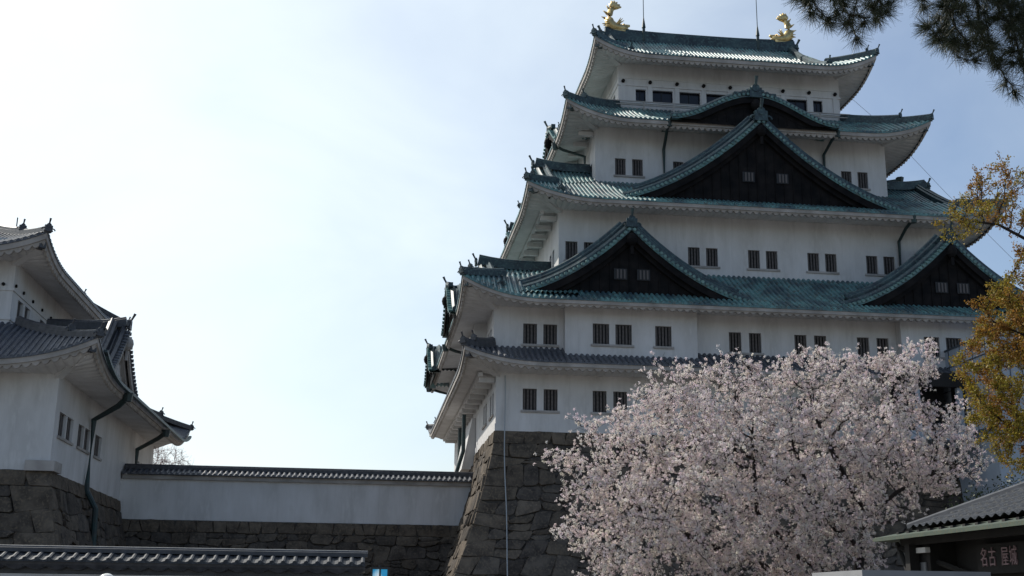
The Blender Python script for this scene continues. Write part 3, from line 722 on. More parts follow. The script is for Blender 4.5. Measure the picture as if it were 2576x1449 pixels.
# drain pipes
pipe(keep, [(12.15, 4.15, 22.1), (12.2, 5.0, 21.9), (12.28, 6.28, 21.0), (12.28, 6.28, 17.6)])
pipe(keep, [(24.17, 4.15, 22.05), (24.1, 5.0, 21.9), (23.99, 6.28, 21.3), (23.99, 6.28, 17.6)])
pipe(keep, [(27.66, .9, 14.95), (27.62, 2.0, 14.6), (27.55, 2.95, 14.0), (27.5, 2.95, 11.2)])
pipe(keep, [(-2.3, 12.0, 7.45), (-1.6, 12.0, 7.2), (-.3, 12.0, 6.9), (-.3, 12, 4.9)])
pipe(keep, [(-2.5, 29.0, 7.45), (-1.6, 29.0, 7.2), (-.3, 29.0, 6.9), (-.3, 29, 4.9)])
pipe(keep, [(5.0, 9.0, 21.9), (5.6, 9.0, 21.6), (7.15, 9.0, 21.2), (7.15, 9.0, 18.6)])
pipe(keep, [(31.0, 9.2, 20.85), (30.6, 9.2, 20.72), (28.75, 9.2, 20.4), (28.75, 9.2, 18.2)], r=.16)
pipe(keep, [(-.45, 20.6, 3.0), (-.45, 20.6, -3.0)], r=.16, funnel=False)
pipe(keep, [(-.9, 11.9, 2.7), (-.9, 11.9, 0.2), (-1.3, 12.1, -1.2), (-1.3, 12.1, -3.0)], r=.14, funnel=False)

# stone base of the large keep
def off(z): return float(np.interp(z, [-11.5, -8.5, -6.1, -3.2, -1.2, 0], [3.95, 2.5, 1.55, .70, .22, .03]))
base = thing('stone_base', (CX, CY, GROUND), 'tall curved base of big irregular grey stones under the large keep', 'stone wall')
sm = StoneMesh()
sm.add(*stone_face(lambda u, z, o: (-off(z)+u, -off(z)-o, z), None, 41, GROUND, 0, course=(.65, 1.15), width=(.8, 1.9), seed=3, corner0=True))
sm.build('stone_facing', base)
sm = StoneMesh()
sm.add(*stone_face(lambda u, z, o: (-off(z)-o, -off(z)+u, z), None, 38, GROUND, 0, course=(.65, 1.15), width=(.8, 1.9), seed=8, corner0=True))
ob_ = sm.build('stone_facing', base)
bm = MB(); zz = np.linspace(GROUND, -.01, 12); oo = np.array([off(z) for z in zz])-.1
ring = lambda o, z: [(-o, -o, z), (KX+o, -o, z), (KX+o, KY+o, z), (-o, KY+o, z), (-o, -o, z)]
bm.grid(np.array([ring(o, z) for o, z in zip(oo, zz)]), flip=True); bm.build('stone_core', M['joint'], base)
cb = MB(); zz = np.linspace(3.3, -10.5, 30)
cb.tube([(.52+.03*math.sin(z*.9), -.14 if z > 0 else -off(z)-.26, z) for z in zz], .035, 6)
tag(cb.build('hanging_cable', M['cable']), 'thin pale cable hanging down the corner of the white wall and stone base', 'cable')

# ================================================================== SMALL KEEP
XS = -22.93; YS0 = -9.2; YS1 = 19.6
sk = thing('castle_turret', (XS-10, 5, -3.9), 'smaller white castle keep with grey tiled roofs at the left edge', 'castle')
S1 = (XS-22, XS, YS0, YS1)
n1 = []
for y0_, y1_ in ((-8.3, -6.9), (-7.0+.35, -5.3), (-4.1, -2.75), (-2.5, -1.2), (.1, 1.9), (13.2, 14.4), (14.9, 16.1)): n1.append((y0_, y1_, -2.05, -.87))
storey(sk, S1, -3.92, 1.9, [(XS-6.2, XS-5.3, -2.0, -.85), (XS-4.9, XS-4.0, -2.0, -.85)], [], n1, bars=4)
b = MB(); b.box(XS-1.1, XS+.28, YS0-.3, YS0+1.3, -3.95, -3.45); b.build('corner_plinth', M['plaster_band'], sk)
S2 = (XS-19.5, XS-3.4, -6.9, 11.2)
storey(sk, S2, 2.6, 8.5, [(XS-6.2, XS-5.0, 4.45, 5.45)], [], [(-5.75, -4.75, 4.45, 5.42), (-4.35, -3.35, 4.45, 5.42), (-1.2, -.2, 4.45, 5.42), (.9, 1.9, 4.45, 5.42)], bars=3)
b = MB()
for z in (5.62, 4.05): b.box(S2[0]-.06, S2[1]+.06, S2[2]-.06, S2[3]+.06, z, z+.12)
b.build('beam_trim', M['plaster'], sk)
for y in (-6.6, -5.1, -3.2, -1.2, .8): 
    for z in (5.95,):
        nc = MB(); nc.tube([(S2[1]+.02, y, z), (S2[1]+.10, y, z)], .09, 10); nc.build('nail_cover', M['copper_dark'], sk)
for x in (XS-3.9, XS-6.0):
    nc = MB(); nc.tube([(x, S2[2]-.02, 5.95), (x, S2[2]-.10, 5.95)], .09, 10); nc.build('nail_cover', M['copper_dark'], sk)
rs1, zq1, fs1 = skirt_roof(sk, grow(S1, 2.2), S2, 1.15, 2.7, 1.3, SLT, band=.55, oh=2.2, zsoff=.85, c1=.75, per=.33, D=6, hipz=.3)
rs2, zq2, fs2 = skirt_roof(sk, grow(S2, 1.95), (S2[0]+5, S2[1]-5, 1.8, 2.5), 7.35, 4.6, 1.05, SLT, band=.62, oh=1.95, zsoff=7.2, c1=.65, per=.33, D=5, hipz=.3)
gable(sk, (-21.2, -2.0), (0, 1), (-1, 0), 1.3, 4.5, 3.45, 4.5, (M['slate'], M['slate_edge']), style='white', per=.33, orn=.5, board=.5, vents=False, prof=lambda q: .62*q+.38*q*q)
b = MB(); b.tube([(-29.5, 3, 10.0), (-29.5, 3, 12.7)], .035, 6); b.build('lightning_rod', M['copper_dark'], sk)
gt = MB(); ys = np.linspace(-10.5, 20.5, 40)
gt.sweep(np.stack([0*ys-20.62, ys, zq1('N', ys-5.2, 0*ys)-.12], -1), np.array([1., 0, 0]), [(-.02, -.12), (-.02, .04), (.17, .04), (.17, -.12)])
gt.build('gutter', M['copper_ridge'], sk)
pipe(sk, [(-20.6, -3.6, .75), (-21.2, -3.0, .3), (-22.72, -1.6, -.3), (-22.72, -1.7, -4.2), (-22.1, -1.9, -5.2), (-21.9, -2.0, -10.5)], r=.16)
pipe(sk, [(-20.6, 9.9, .6), (-21.2, 10.6, .3), (-22.72, 12.0, -.3), (-22.72, 12.0, -2.6)], r=.15)
# its stone base
sb = thing('stone_base', (XS-10, 5, GROUND), 'dark stone base under the smaller keep at the left edge', 'stone wall')
def off2(z): return float(np.interp(z, [-11.5, -8, -5.5, -3.9], [2.0, 1.1, .4, .02]))
sm = StoneMesh(); sm.add(*stone_face(lambda u, z, o: (XS+off2(z)-u, YS0-off2(z)-o, z), None, 26, GROUND, -3.92, course=(.7, 1.2), width=(.9, 2.1), seed=5, corner0=True)); 
me = sm.build('stone_facing', sb).data; me.flip_normals()
sm = StoneMesh(); sm.add(*stone_face(lambda u, z, o: (XS+off2(z)+o, YS0-off2(z)+u, z), None, 31, GROUND, -3.92, course=(.7, 1.2), width=(.9, 2.1), seed=6, corner0=True)); sm.build('stone_facing', sb)
bm = MB(); zz = np.linspace(GROUND, -3.93, 8)
bm.grid(np.array([[(XS-22-off2(z)+.1, YS0-off2(z)+.1, z), (XS+off2(z)-.1, YS0-off2(z)+.1, z), (XS+off2(z)-.1, YS1+2, z), (XS-22, YS1+2, z)] for z in zz]), flip=True); bm.build('stone_core', M['joint'], sb)

# ================================================================== BRIDGE WALL BETWEEN THE KEEPS
def tiled_coping(parent, x0, x1, yc, z, hw, rise, per, ridge_h, m_t, m_e, r=.09, disc=False):
    b = MB(); s, bb_ = barrel_cols(x0, x1, per, r)
    for sg in (-1, 1):
        q = np.linspace(0, 1, 5)
        A = np.zeros((len(q)+1, len(s), 3))
        for i, t in enumerate(q):
            A[i+1, :, 0] = s; A[i+1, :, 1] = yc+sg*hw*(1-t); A[i+1, :, 2] = z+rise*(t*.8+.2*t*t)+bb_
        A[0] = A[1]; A[0, :, 2] = z-.06
        b.grid(A, flip=(sg > 0))
    ro = b.build('tile_roof', m_t, parent)
    e = MB(); xs = np.linspace(x0, x1, 4); e.sweep(np.stack([xs, 0*xs+yc, 0*xs+z+rise-.04], -1), np.array([0, 1., 0]), [(-.17, 0), (-.17, ridge_h*.6), (-.1, ridge_h*.68), (-.08, ridge_h*.9), (0, ridge_h), (.08, ridge_h*.9), (.1, ridge_h*.68), (.17, ridge_h*.6), (.17, 0)])
    e.build('ridge', m_e, ro)
    return ro
bw = thing('plaster_wall', (-11.5, 9, -5.1), 'long white plaster wall with a dark tile coping joining the two keeps', 'wall')
b = MB(); b.box(XS-.3, -.3, 8.6, 9.7, -5.08, -2.55); b.build('wall', M['plaster'], bw)
b = MB(); b.box(XS+.1, -.4, 8.4, 9.9, -2.55, -2.3); b.build('eave', M['plaster_band'], bw)
tiled_coping(bw, XS+.05, -.35, 9.15, -2.22, .98, .38, .335, .34, M['slate'], M['slate_edge'], r=.1)
bs = thing('stone_wall', (-11.5, 9, GROUND), 'dark rough stone wall carrying the white plaster wall between the keeps', 'stone wall')
sm = StoneMesh(); sm.add(*stone_face(lambda u, z, o: (XS-.2+u, 8.45-(-5.1-z)*.18-o, z), None, 23.5, GROUND, -5.1, course=(.5, .95), width=(.6, 1.5), seed=12)); sm.build('stone_facing', bs)
b = MB(); b.add([(XS-.5, 9.7, GROUND), (XS-.5, 7.4, GROUND), (XS-.5, 8.55, -5.1), (XS-.5, 9.7, -5.1), (1, 9.7, GROUND), (1, 7.4, GROUND), (1, 8.55, -5.1), (1, 9.7, -5.1)], [(0, 1, 2, 3), (4, 7, 6, 5), (1, 5, 6, 2), (2, 6, 7, 3), (0, 3, 7, 4)]); b.build('stone_core', M['joint'], bs)

# ================================================================== NEAR TILE-TOPPED WALL
nw = thing('roofed_wall', (-14, -40, GROUND), 'low pale wall with grey tile roof and wavy eave in the left foreground', 'wall')
b = MB(); b.box(-24, -7.75, -39.85, -39.35, GROUND, -9.35); b.build('wall', M['plaster'], nw)
tiled_coping(nw, -24, -7.5, -39.6, -9.02, .62, .22, .272, .16, M['slate_matt'], M['slate_edge'], r=.055)
b = MB(); s2 = np.linspace(-24, -7.55, 900); wv = .075*np.abs(np.sin(math.pi*s2/.47))
rows = []
for sg, off_ in ((-1, 0),):
    for dy, z in ((-.58, -9.06), (-.56, -9.14)): rows.append(np.stack([s2, 0*s2-39.6+dy, 0*s2+z], -1))
    rows.append(np.stack([s2, 0*s2-39.6-.5, -9.17-wv], -1)); rows.append(np.stack([s2, 0*s2-39.6-.24, -9.2-wv], -1)); rows.append(np.stack([s2, 0*s2-39.6-.2, 0*s2-9.12], -1))
b.grid(np.swapaxes(np.stack(rows), 0, 1), flip=True); b.box(-24, -7.6, -39.88, -39.3, -9.34, -9.06); b.build('eave', M['slate_edge'], nw)

# ================================================================== LIFT TOWER BY THE KEEP
lt = thing('lift_tower', (32, -4, GROUND), 'modern blue-grey panelled lift tower against the castle at the right', 'tower')
b = MB(); b.box(28.25, 35.5, -5.7, -.05, .3, 5.7); b.box(28.6, 35.2, -5.4, -.05, GROUND, .3); b.build('clad_shaft', M['panel'], lt)
b = MB()
b.box(28.21, 28.26, -5.72, -.1, 5.62, 5.74); b.box(28.21, 28.26, -5.72, -.1, 4.55, 4.6); b.box(28.2, 35.5, -5.74, -5.69, 5.62, 5.74)
for y in (-1.2, -2.6, -4.1, -5.6): b.box(28.22, 28.26, y-.02, y+.02, .3, 5.62)
for z in (1.6, 3.1): b.box(28.22, 28.26, -5.7, -.1, z, z+.04)
for x in (29.6, 31, 32.4, 33.8): b.box(x, x+.04, -5.73, -5.69, .3, 5.6)
b.build('panel_seam', M['panel_seam'], lt)
b = MB(); b.box(28.15, 28.27, -2.8, -1.3, .9, 3.3); b.build('doorway', M['window_dark'], lt)
pa = thing('entrance_porch', (26, -2.5, GROUND), 'dark open porch beside the lift tower behind the cherry blossom', 'porch')
b = MB(); b.box(24.1, 27.9, -3.6, -.06, 3.35, 3.75); b.box(24.1, 27.9, -3.6, -3.3, 2.9, 3.35); b.build('porch_roof', M['wood_dark'], pa)
b = MB(); b.box(24.4, 27.8, -1.0, -.06, .2, 3.33); b.build('dark_opening', M['window_dark'], pa)
for x in (24.9, 27.6): b = MB(); b.box(x-.16, x+.16, -3.45, -3.15, .2, 2.9); b.build('post', M['panel'], pa)
b = MB(); b.box(24.1, 28.1, -3.7, -.06, -.3, .2); b.build('landing', M['panel'], pa)

# ================================================================== KIOSK
ki = thing('kiosk', (7, -52, GROUND), 'dark wooden kiosk with grey tiled roof and green eave band, lower right', 'kiosk')
KR = (2.75, 13.0, -61.0, -46.2); ez = -8.52
def hip_shell(b, rect, z0, inset, rise, z1=None):
    pass
b = MB()      # tile field: hip roof with wavy tile rows
slope = .44
def kpt(k, s, d, z): return frames(KR)[k].p(s, d, z)
for k in 'ESWN':
    f = frames(KR)[k]; half = min(f.L, 5.1)
    s = np.arange(-f.L+.5, f.L-.5, .045)
    dmax = np.minimum(5.1, f.L-np.abs(s)); n = 0
    rows = []; step = .27; K = int(5.1/step)
    wob = .028*np.sin(2*math.pi*s/.29)
    for i in range(K+1):
        for e_ in (0, 1):
            d = np.minimum(.52+i*step+(step-.004 if e_ else 0), dmax)
            zz = ez+.13+slope*(d-.52)+.05+wob+(.0 if e_ else .035)*(d < dmax)
            rows.append(f.p(s, d, zz))
    b.grid(np.swapaxes(np.stack(rows), 0, 1))
kr = b.build('tile_roof', M['slate_matt'], ki)
b = MB()
for k in 'ESWN':
    f = frames(KR)[k]
    A = np.stack([np.stack([f.p(-f.L, 0, ez-.07), f.p(f.L, 0, ez-.07)]), np.stack([f.p(-f.L, 0, ez), f.p(f.L, 0, ez)]), np.stack([f.p(-f.L+.55, .55, ez+.13), f.p(f.L-.55, .55, ez+.13)])])
    b.grid(np.swapaxes(A, 0, 1))
    A = np.stack([np.stack([f.p(-f.L, 0, ez-.07), f.p(f.L, 0, ez-.07)]), np.stack([f.p(-f.L+1.6, 1.6, ez+.25), f.p(f.L-1.6, 1.6, ez+.25)])]); b.grid(np.swapaxes(A, 0, 1), flip=True)
b.build('eave_band', M['green_copper'], kr)
for k in 'EW':
    f = frames(KR)[k]
    for sg in (-1, 1):
        h = MB(); d = np.linspace(.54, 5.1, 12); P = f.p(sg*(f.L-d), d, ez+.13+slope*(d-.52)+.07); sv = np.array([1, -sg*(1 if k == 'E' else -1), 0])/1.414
        dv = P[-1]-P[0]; sv = np.array([-dv[1], dv[0], 0]); sv /= np.linalg.norm(sv)
        h.sweep(P, sv, [(-.1, -.04), (-.08, .04), (0, .08), (.08, .04), (.1, -.04)]); h.build('hip_ridge', M['slate_edge'], kr)
b = MB(); b.box(3.9, 11.9, -59.9, -47.45, GROUND, ez+.3); b.box(3.36, 11.9, -47.44, -46.75, GROUND, ez+.2); b.build('wall', M['wood_dark'], ki)
b = MB()
for y in np.arange(-60, -46.9, .45): b.box(2.95, 4.0, y-.05, y+.05, ez-.02, ez+.09)
b.box(3.2, 3.32, -60.6, -46.5, ez-.16, ez-.03); b.build('rafters', M['wood_dark'], ki)
for y in (-47.0, -52.0, -56):
    b = MB(); b.box(3.1, 3.3, y-.1, y+.1, GROUND, ez-.16); b.build('post', M['wood_dark'], ki)
b = MB(); b.tube([(3.18, -47.05, ez-1.0), (3.18, -46.4, ez-.1)], .05, 6); b.tube([(3.2, -46.5, ez-.2), (3.8, -48.2, ez-.75)], .06, 6); b.build('brace', M['wood_dark'], ki)
b = MB(); b.box(3.24, 3.34, -47.5, -46.8, ez-.32, ez-.22); b.build('lamp_fitting', M['white_paint'], ki)
b = MB(); b.box(3.32, 3.352, -47.3, -46.85, ez-1.3, ez-.5); b.build('notice', M['grey_metal'], ki)
for y in (-50.6, -51.9):
    b = MB(); b.box(3.84, 3.896, y-.5, y+.5, ez-1.9, ez-.7); b.build('shutter', M['window_dark'], ki)
sg_ = MB(); sg_.box(3.72, 3.80, -50.3, -48.6, ez-.75, ez-.22); sb_ = sg_.build('sign_board', M['wood_dark'], ki)
for i, ch in enumerate('名古屋城'):
    cu = bpy.data.curves.new('letter', 'FONT'); cu.body = ch; cu.size = .36; cu.extrude = .012; cu.align_x = 'CENTER'; cu.align_y = 'CENTER'
    ob = bpy.data.objects.new('letter', cu); COL.objects.link(ob)
    bpy.context.view_layer.update()
    me = bpy.data.meshes.new_from_object(ob.evaluated_get(bpy.context.evaluated_depsgraph_get())); bpy.data.objects.remove(ob)
    yy = (-48.88, -49.17, -49.61, -49.89)[i]
    mw = Matrix.Translation((0, 0, 0)) @ Matrix(((0, 0, -1, 0), (-1, 0, 0, 0), (0, 1, 0, 0), (0, 0, 0, 1)))
    me.transform(Matrix.Diagonal((.72, 1, 1, 1))); me.transform(mw); me.materials.clear(); me.materials.append(M['letter'])
    place('letter', me, sb_, at=(3.705, yy, ez-.48))

# white booth by the kiosk
bo = thing('ticket_booth', (1.5, -51.4, GROUND), 'low white flat-topped booth in front of the dark kiosk', 'booth')
b = MB(); b.box(.0, 2.1, -52.0, -49.9, -9.43, -9.33); b.build('roof', M['booth_paint'], bo)
b = MB(); b.box(.12, 1.98, -51.85, -50.05, GROUND, -9.43); b.build('body', M['grey_metal'], bo)
b = MB(); b.box(.4, 1.7, -51.89, -51.84, -10.6, -9.75); b.build('window', M['glass'], bo)
b = MB(); b.box(.3, 1.8, -52.1, -51.85, -10.72, -10.62); b.build('counter', M['white_paint'], bo)

# lantern with pictures, globe lamp
ln = thing('lantern', (-7.28, -45, GROUND), 'dark framed box lantern with sky-blue picture panes before the stone wall', 'lantern')
b = MB(); b.tube([(-7.28, -45, GROUND), (-7.28, -45, -9.7)], .05, 8); b.build('post', M['black_metal'], ln)
b = MB(); b.box(-7.47, -7.09, -45.2, -44.8, -9.26, -9.22); b.box(-7.45, -7.11, -45.18, -44.82, -9.72, -9.68)
for x in (-7.46, -7.295, -7.13):
    for y in (-45.19, -44.85): b.box(x, x+.035, y, y+.035, -9.70, -9.24)
b.tube([(-7.28, -45, -9.22), (-7.28, -45, -9.18)], .03, 6); b.build('frame', M['black_metal'], ln)
def pane_mat(name, flip):
    m = bpy.data.materials.new(name); m.use_nodes = True; n = m.node_tree; Lk = n.links.new; bs_ = n.nodes['Principled BSDF']; bs_.inputs['Roughness'].default_value = .25
    t = n.nodes.new('ShaderNodeTexCoord'); sp = n.nodes.new('ShaderNodeSeparateXYZ'); Lk(t.outputs['Generated'], sp.inputs[0])
    ad = n.nodes.new('ShaderNodeMath'); ad.operation = 'MULTIPLY_ADD'; Lk(sp.outputs['X'], ad.inputs[0]); ad.inputs[1].default_value = -.35*flip; Lk(sp.outputs['Z'], ad.inputs[2])
    nz = n.nodes.new('ShaderNodeTexNoise'); nz.inputs['Scale'].default_value = 4; Lk(t.outputs['Generated'], nz.inputs['Vector'])
    a2 = n.nodes.new('ShaderNodeMath'); a2.operation = 'MULTIPLY_ADD'; Lk(nz.outputs['Fac'], a2.inputs[0]); a2.inputs[1].default_value = .3; Lk(ad.outputs[0], a2.inputs[2])
    rp = n.nodes.new('ShaderNodeValToRGB'); e = rp.color_ramp.elements; e[0].position = .2; e[0].color = (.25, .27, .28, 1); e[1].position = 1.0; e[1].color = (.02, .28, .52, 1)
    x = rp.color_ramp.elements.new(.55); x.color = (.75, .78, .8, 1); x = rp.color_ramp.elements.new(.72); x.color = (.4, .62, .74, 1)
    Lk(a2.outputs[0], rp.inputs['Fac']); Lk(rp.outputs['Color'], bs_.inputs['Base Color']); Lk(rp.outputs['Color'], bs_.inputs['Emission Color']); bs_.inputs['Emission Strength'].default_value = .35
    return m
for i, (x0_, x1_) in enumerate(((-7.425, -7.295), (-7.26, -7.13))):
    b = MB(); b.box(x0_, x1_, -45.175, -45.165, -9.68, -9.26); b.build('picture_pane', pane_mat('picture_pane', 1 if i == 0 else -1), ln)
gl = thing('street_lamp', (-12.65, -45, GROUND), 'round white globe lamp in front of the tile-topped wall', 'lamp')
b = MB(); b.tube([(-12.65, -45, GROUND), (-12.65, -45, -9.8)], [.06, .045], 10); b.tube([(-12.65, -45, -9.84), (-12.65, -45, -9.76)], [.09, .11], 10); b.build('post', M['black_metal'], gl)
b = MB(); b.ball((-12.65, -45, -9.6), .185, 24, 16); b.build('globe', M['globe'], gl, smooth=True)
# stay wire from the castle roof
b = MB(); pts = [(32.08, 22, 34.31), (35.82, 22, 31.0), (41.24, 22, 25.0), (47.68, 22, 18.4), (62, 22, 3.0), (75, 22, GROUND)]
b.tube(pts, .017, 5); tag(b.build('stay_wire', M['wire']), 'thin grey wire slanting down the sky from the top roof', 'wire')

# ================================================================== TREES
def inside(poly, P):
    poly = np.asarray(poly); x, z = P[:, 0], P[:, 1]; c = np.zeros(len(P), bool); n = len(poly)
    for i in range(n):
        x1_, z1_ = poly[i]; x2_, z2_ = poly[(i+1) % n]
        cond = ((z1_ > z) != (z2_ > z)) & (x < (x2_-x1_)*(z-z1_)/(z2_-z1_+1e-12)+x1_); c ^= cond
    return c
def edge_dist(poly, P):
    poly = np.asarray(poly); d = np.full(len(P), 1e9)
    for i in range(len(poly)):
        a_, b_ = poly[i], poly[(i+1) % len(poly)]; ab = b_-a_; t = np.clip(((P-a_)@ab)/(ab@ab+1e-12), 0, 1)
        d = np.minimum(d, np.linalg.norm(P-(a_+t[:, None]*ab), axis=1))
    return d
def cloud(poly, n, yc, depth, g, slope=1.2):
    poly = np.asarray(poly, float); lo, hi = poly.min(0), poly.max(0); out = []
    while sum(map(len, out)) < n:
        P = g.uniform(lo, hi, (4*n, 2)); P = P[inside(poly, P)]; out.append(P)
    P = np.concatenate(out)[:n]; d = np.minimum(depth, .25+slope*edge_dist(poly, P))
    y = yc+g.uniform(-1, 1, n)*d
    return np.stack([P[:, 0], y, P[:, 1]], 1)
def colonize(att, seeds, parents, step=.25, infl=2.0, kill=.5, iters=220, g=None, up=0.0):
    nodes = [np.array(s, float) for s in seeds]; par = list(parents)
    N = np.array(nodes); dist = np.full(len(att), 1e9); near = np.zeros(len(att), int); alive = np.ones(len(att), bool); start = 0
    for it in range(iters):
        new = N[start:]
        for i, p in enumerate(new):
            dd = np.linalg.norm(att-p, axis=1); m_ = dd < dist; dist[m_] = dd[m_]; near[m_] = start+i
        alive &= dist > kill
        act = alive & (dist < infl)
        if not act.any():
            infl *= 1.5
            if infl > 20 or not alive.any(): break
            start = len(N); continue
        dirs = {}
        for ai in np.nonzero(act)[0]:
            v = att[ai]-N[near[ai]]; v /= np.linalg.norm(v)+1e-9
            k = near[ai]; dirs[k] = dirs.get(k, 0)+v
        start = len(N); add = []
        for k, v in dirs.items():
            v = v/(np.linalg.norm(v)+1e-9)+g.normal(0, .12, 3)+[0, 0, up]; v /= np.linalg.norm(v)+1e-9
            add.append(N[k]+v*step); par.append(k)
        N = np.concatenate([N, add])
        if len(N) > 20000: break
    return N, np.array(par)
def radii(N, par, tip=.008, ex=2.3):
    n = len(N); a = np.zeros(n); ch = np.zeros(n, int)
    for i in range(n-1, 0, -1):
        if ch[i] == 0: a[i] = tip**ex
        if par[i] >= 0: a[par[i]] += a[i]; ch[par[i]] += 1
    if ch[0] == 0: a[0] = tip**ex
    return a**(1/ex), ch
def branch_mesh(name, N, par, r, m, k=5, minr=0.0):
    i = np.array([j for j in range(len(N)) if par[j] >= 0 and r[j] >= minr]); p = par[i]
    A, B = N[p], N[i]; T = B-A; T /= np.linalg.norm(T, axis=1)[:, None]+1e-9
    ref = np.where(np.abs(T[:, 2:3]) > .9, np.array([[1., 0, 0]]), np.array([[0, 0, 1.]])); S = np.cross(T, ref); S /= np.linalg.norm(S, axis=1)[:, None]+1e-9; U = np.cross(S, T)
    an = np.arange(k)*2*math.pi/k; C = np.cos(an)[None, :, None]; Sn = np.sin(an)[None, :, None]
    rp = np.minimum(r[p], r[i]*1.35)
    ra = A[:, None]+rp[:, None, None]*(C*S[:, None]+Sn*U[:, None]); rb = B[:, None]+r[i][:, None, None]*(C*S[:, None]+Sn*U[:, None])
    V = np.concatenate([ra, rb], 1).reshape(-1, 3); o = (np.arange(len(i))*2*k)[:, None, None]
    j = np.arange(k); F = np.stack([j, (j+1) % k, k+(j+1) % k, k+j], 1)[None]+o
    return fast_mesh(name, V, F.reshape(-1, 4), m)
def quads(C, size, g, aspect=1.0, nrm=None):
    n = len(C); a_ = g.normal(size=(n, 3)); a_ /= np.linalg.norm(a_, axis=1)[:, None]
    b_ = g.normal(size=(n, 3)); b_ -= (a_*b_).sum(1)[:, None]*a_; b_ /= np.linalg.norm(b_, axis=1)[:, None]
    s = (size if np.ndim(size) else np.full(n, size))[:, None]*.5
    V = np.stack([C-a_*s-b_*s*aspect*.6, C+a_*s*.2-b_*s*aspect, C+a_*s, C+a_*s*.1+b_*s*aspect], 1).reshape(-1, 3)
    return V, np.arange(4*n).reshape(n, 4)
def twigs_from(N, par, r, g, maxr, n_side, length, spread=.8):
    """short side shoots; returns segments start,end"""
    i = np.array([j for j in range(len(N)) if par[j] >= 0 and r[j] < maxr]); 
    i = np.repeat(i, n_side); T = N[i]-N[par[i]]; T /= np.linalg.norm(T, axis=1)[:, None]+1e-9
    v = T+g.normal(0, spread, T.shape); v /= np.linalg.norm(v, axis=1)[:, None]
    ln_ = g.uniform(*length, len(i)); return N[i], N[i]+v*ln_[:, None]
def seg_mesh_arrays(A, B, r0, r1):
    T = B-A; T /= np.linalg.norm(T, axis=1)[:, None]+1e-9; ref = np.where(np.abs(T[:, 2:3]) > .9, np.array([[1., 0, 0]]), np.array([[0, 0, 1.]]))
    S = np.cross(T, ref); S /= np.linalg.norm(S, axis=1)[:, None]+1e-9; U = np.cross(S, T); k = 3; an = np.arange(k)*2*math.pi/k
    C = np.cos(an)[None, :, None]; Sn = np.sin(an)[None, :, None]
    V = np.concatenate([A[:, None]+r0*(C*S[:, None]+Sn*U[:, None]), B[:, None]+r1*(C*S[:, None]+Sn*U[:, None])], 1).reshape(-1, 3)
    j = np.arange(k); F = (np.stack([j, (j+1) % k, k+(j+1) % k, k+j], 1)[None]+(np.arange(len(A))*2*k)[:, None, None]).reshape(-1, 4)
    return V, F
def chain(pts, step=.3):
    pts = np.asarray(pts, float); out = [pts[0]]
    for a_, b_ in zip(pts[:-1], pts[1:]):
        n = max(1, int(np.linalg.norm(b_-a_)/step))
        for i in range(1, n+1): out.append(a_+(b_-a_)*i/n)
    return out
def seeded(trunks, step=.3):
    """trunks: list of (parent_trunk_index, t along it, points)"""
    nodes = []; par = []; idx = []
    for pi, t, pts in trunks:
        if pi is None: c = chain(pts, step); base_i = -1; st = 0
        else:
            base_i = idx[pi][int(t*(len(idx[pi])-1))]; c = chain([nodes[base_i]]+list(map(np.array, pts)), step); st = 1
        ids = []
        for j, p in enumerate(c[st:]):
            par.append(base_i if j == 0 else len(nodes)-1); nodes.append(np.array(p, float)); ids.append(len(nodes)-1)
        idx.append(ids)
    return nodes, par

# --- cherry tree
g = np.random.default_rng(21)
poly = [(-2.2, -5.05), (-1.36, -4.75), (-.69, -5.19), (-.83, -3.86), (.39, -3.89), (1.22, -3.13), (1.93, -1.8), (3.6, -2.08), (4.89, -1.41), (6.15, -1.99), (7.92, -1.01), (9.49, -1.38), (10.69, -.98), (12.12, -.63), (12.26, -1.92), (11.28, -2.8), (12.27, -3.18), (13.22, -2.45), (13.24, -3.85), (13.85, -5.08), (12.76, -5.92), (11.42, -6.49), (9.94, -7.32), (9.41, -9.2), (5, -9.6), (-.96, -9.4), (-.7, -8.41), (-1.82, -7.54), (-.83, -7.27), (-1.49, -6.38), (-.83, -5.85)]
att = cloud(poly, 4000, -31, 3.8, g)
nodes, par = seeded([(None, 0, [(8.6, -31, GROUND), (8.8, -31, -9.3), (9.0, -30.9, -8.0), (9.36, -31, -6.9)]),
                     (0, 1, [(10.3, -31.2, -6.1), (11.5, -31.4, -5.5)]), (0, 1, [(8.7, -31, -5.9), (8.2, -31.2, -5.0), (7.8, -31, -4.0)]),
                     (0, .72, [(7.9, -31.2, -7.2), (7.2, -31.3, -6.3), (6.75, -31.4, -4.9)]), (0, .55, [(7, -30.5, -8.3), (5.7, -30.2, -6.8), (5.65, -30.2, -4.7)]),
                     (0, .5, [(6.5, -30, -8.8), (4, -29.2, -7.8), (1.6, -29.2, -6.6)]), (0, .8, [(8.2, -29.8, -6.8), (6.8, -29, -5.2), (4.2, -29.2, -4.0)])])
N, pr = colonize(att, nodes, par, step=.22, infl=1.5, kill=.36, g=g)
rr, ch = radii(N, pr, tip=.009, ex=2.25)
tree = thing('cherry_tree', (8.6, -31, GROUND), 'large cherry tree in full pale pink blossom before the stone base', 'tree')
place('trunk', branch_mesh('trunk', N, pr, np.minimum(rr*1.15, .34), M['bark'], 6), tree)
tA, tB = twigs_from(N, pr, rr, g, .03, 3, (.18, .55)); tB[:, 2] += .04
V, F = seg_mesh_arrays(tA, tB, .007, .004)
place('twigs', fast_mesh('twigs', V, F, M['bark']), tree)
cl = []
for t_ in np.linspace(.25, 1, 4): cl.append(tA+(tB-tA)*np.clip(t_+g.uniform(-.1, .1, (len(tA), 1)), .1, 1))
thin = np.nonzero((rr < .03) & (pr >= 0))[0]; cl.append(N[thin])
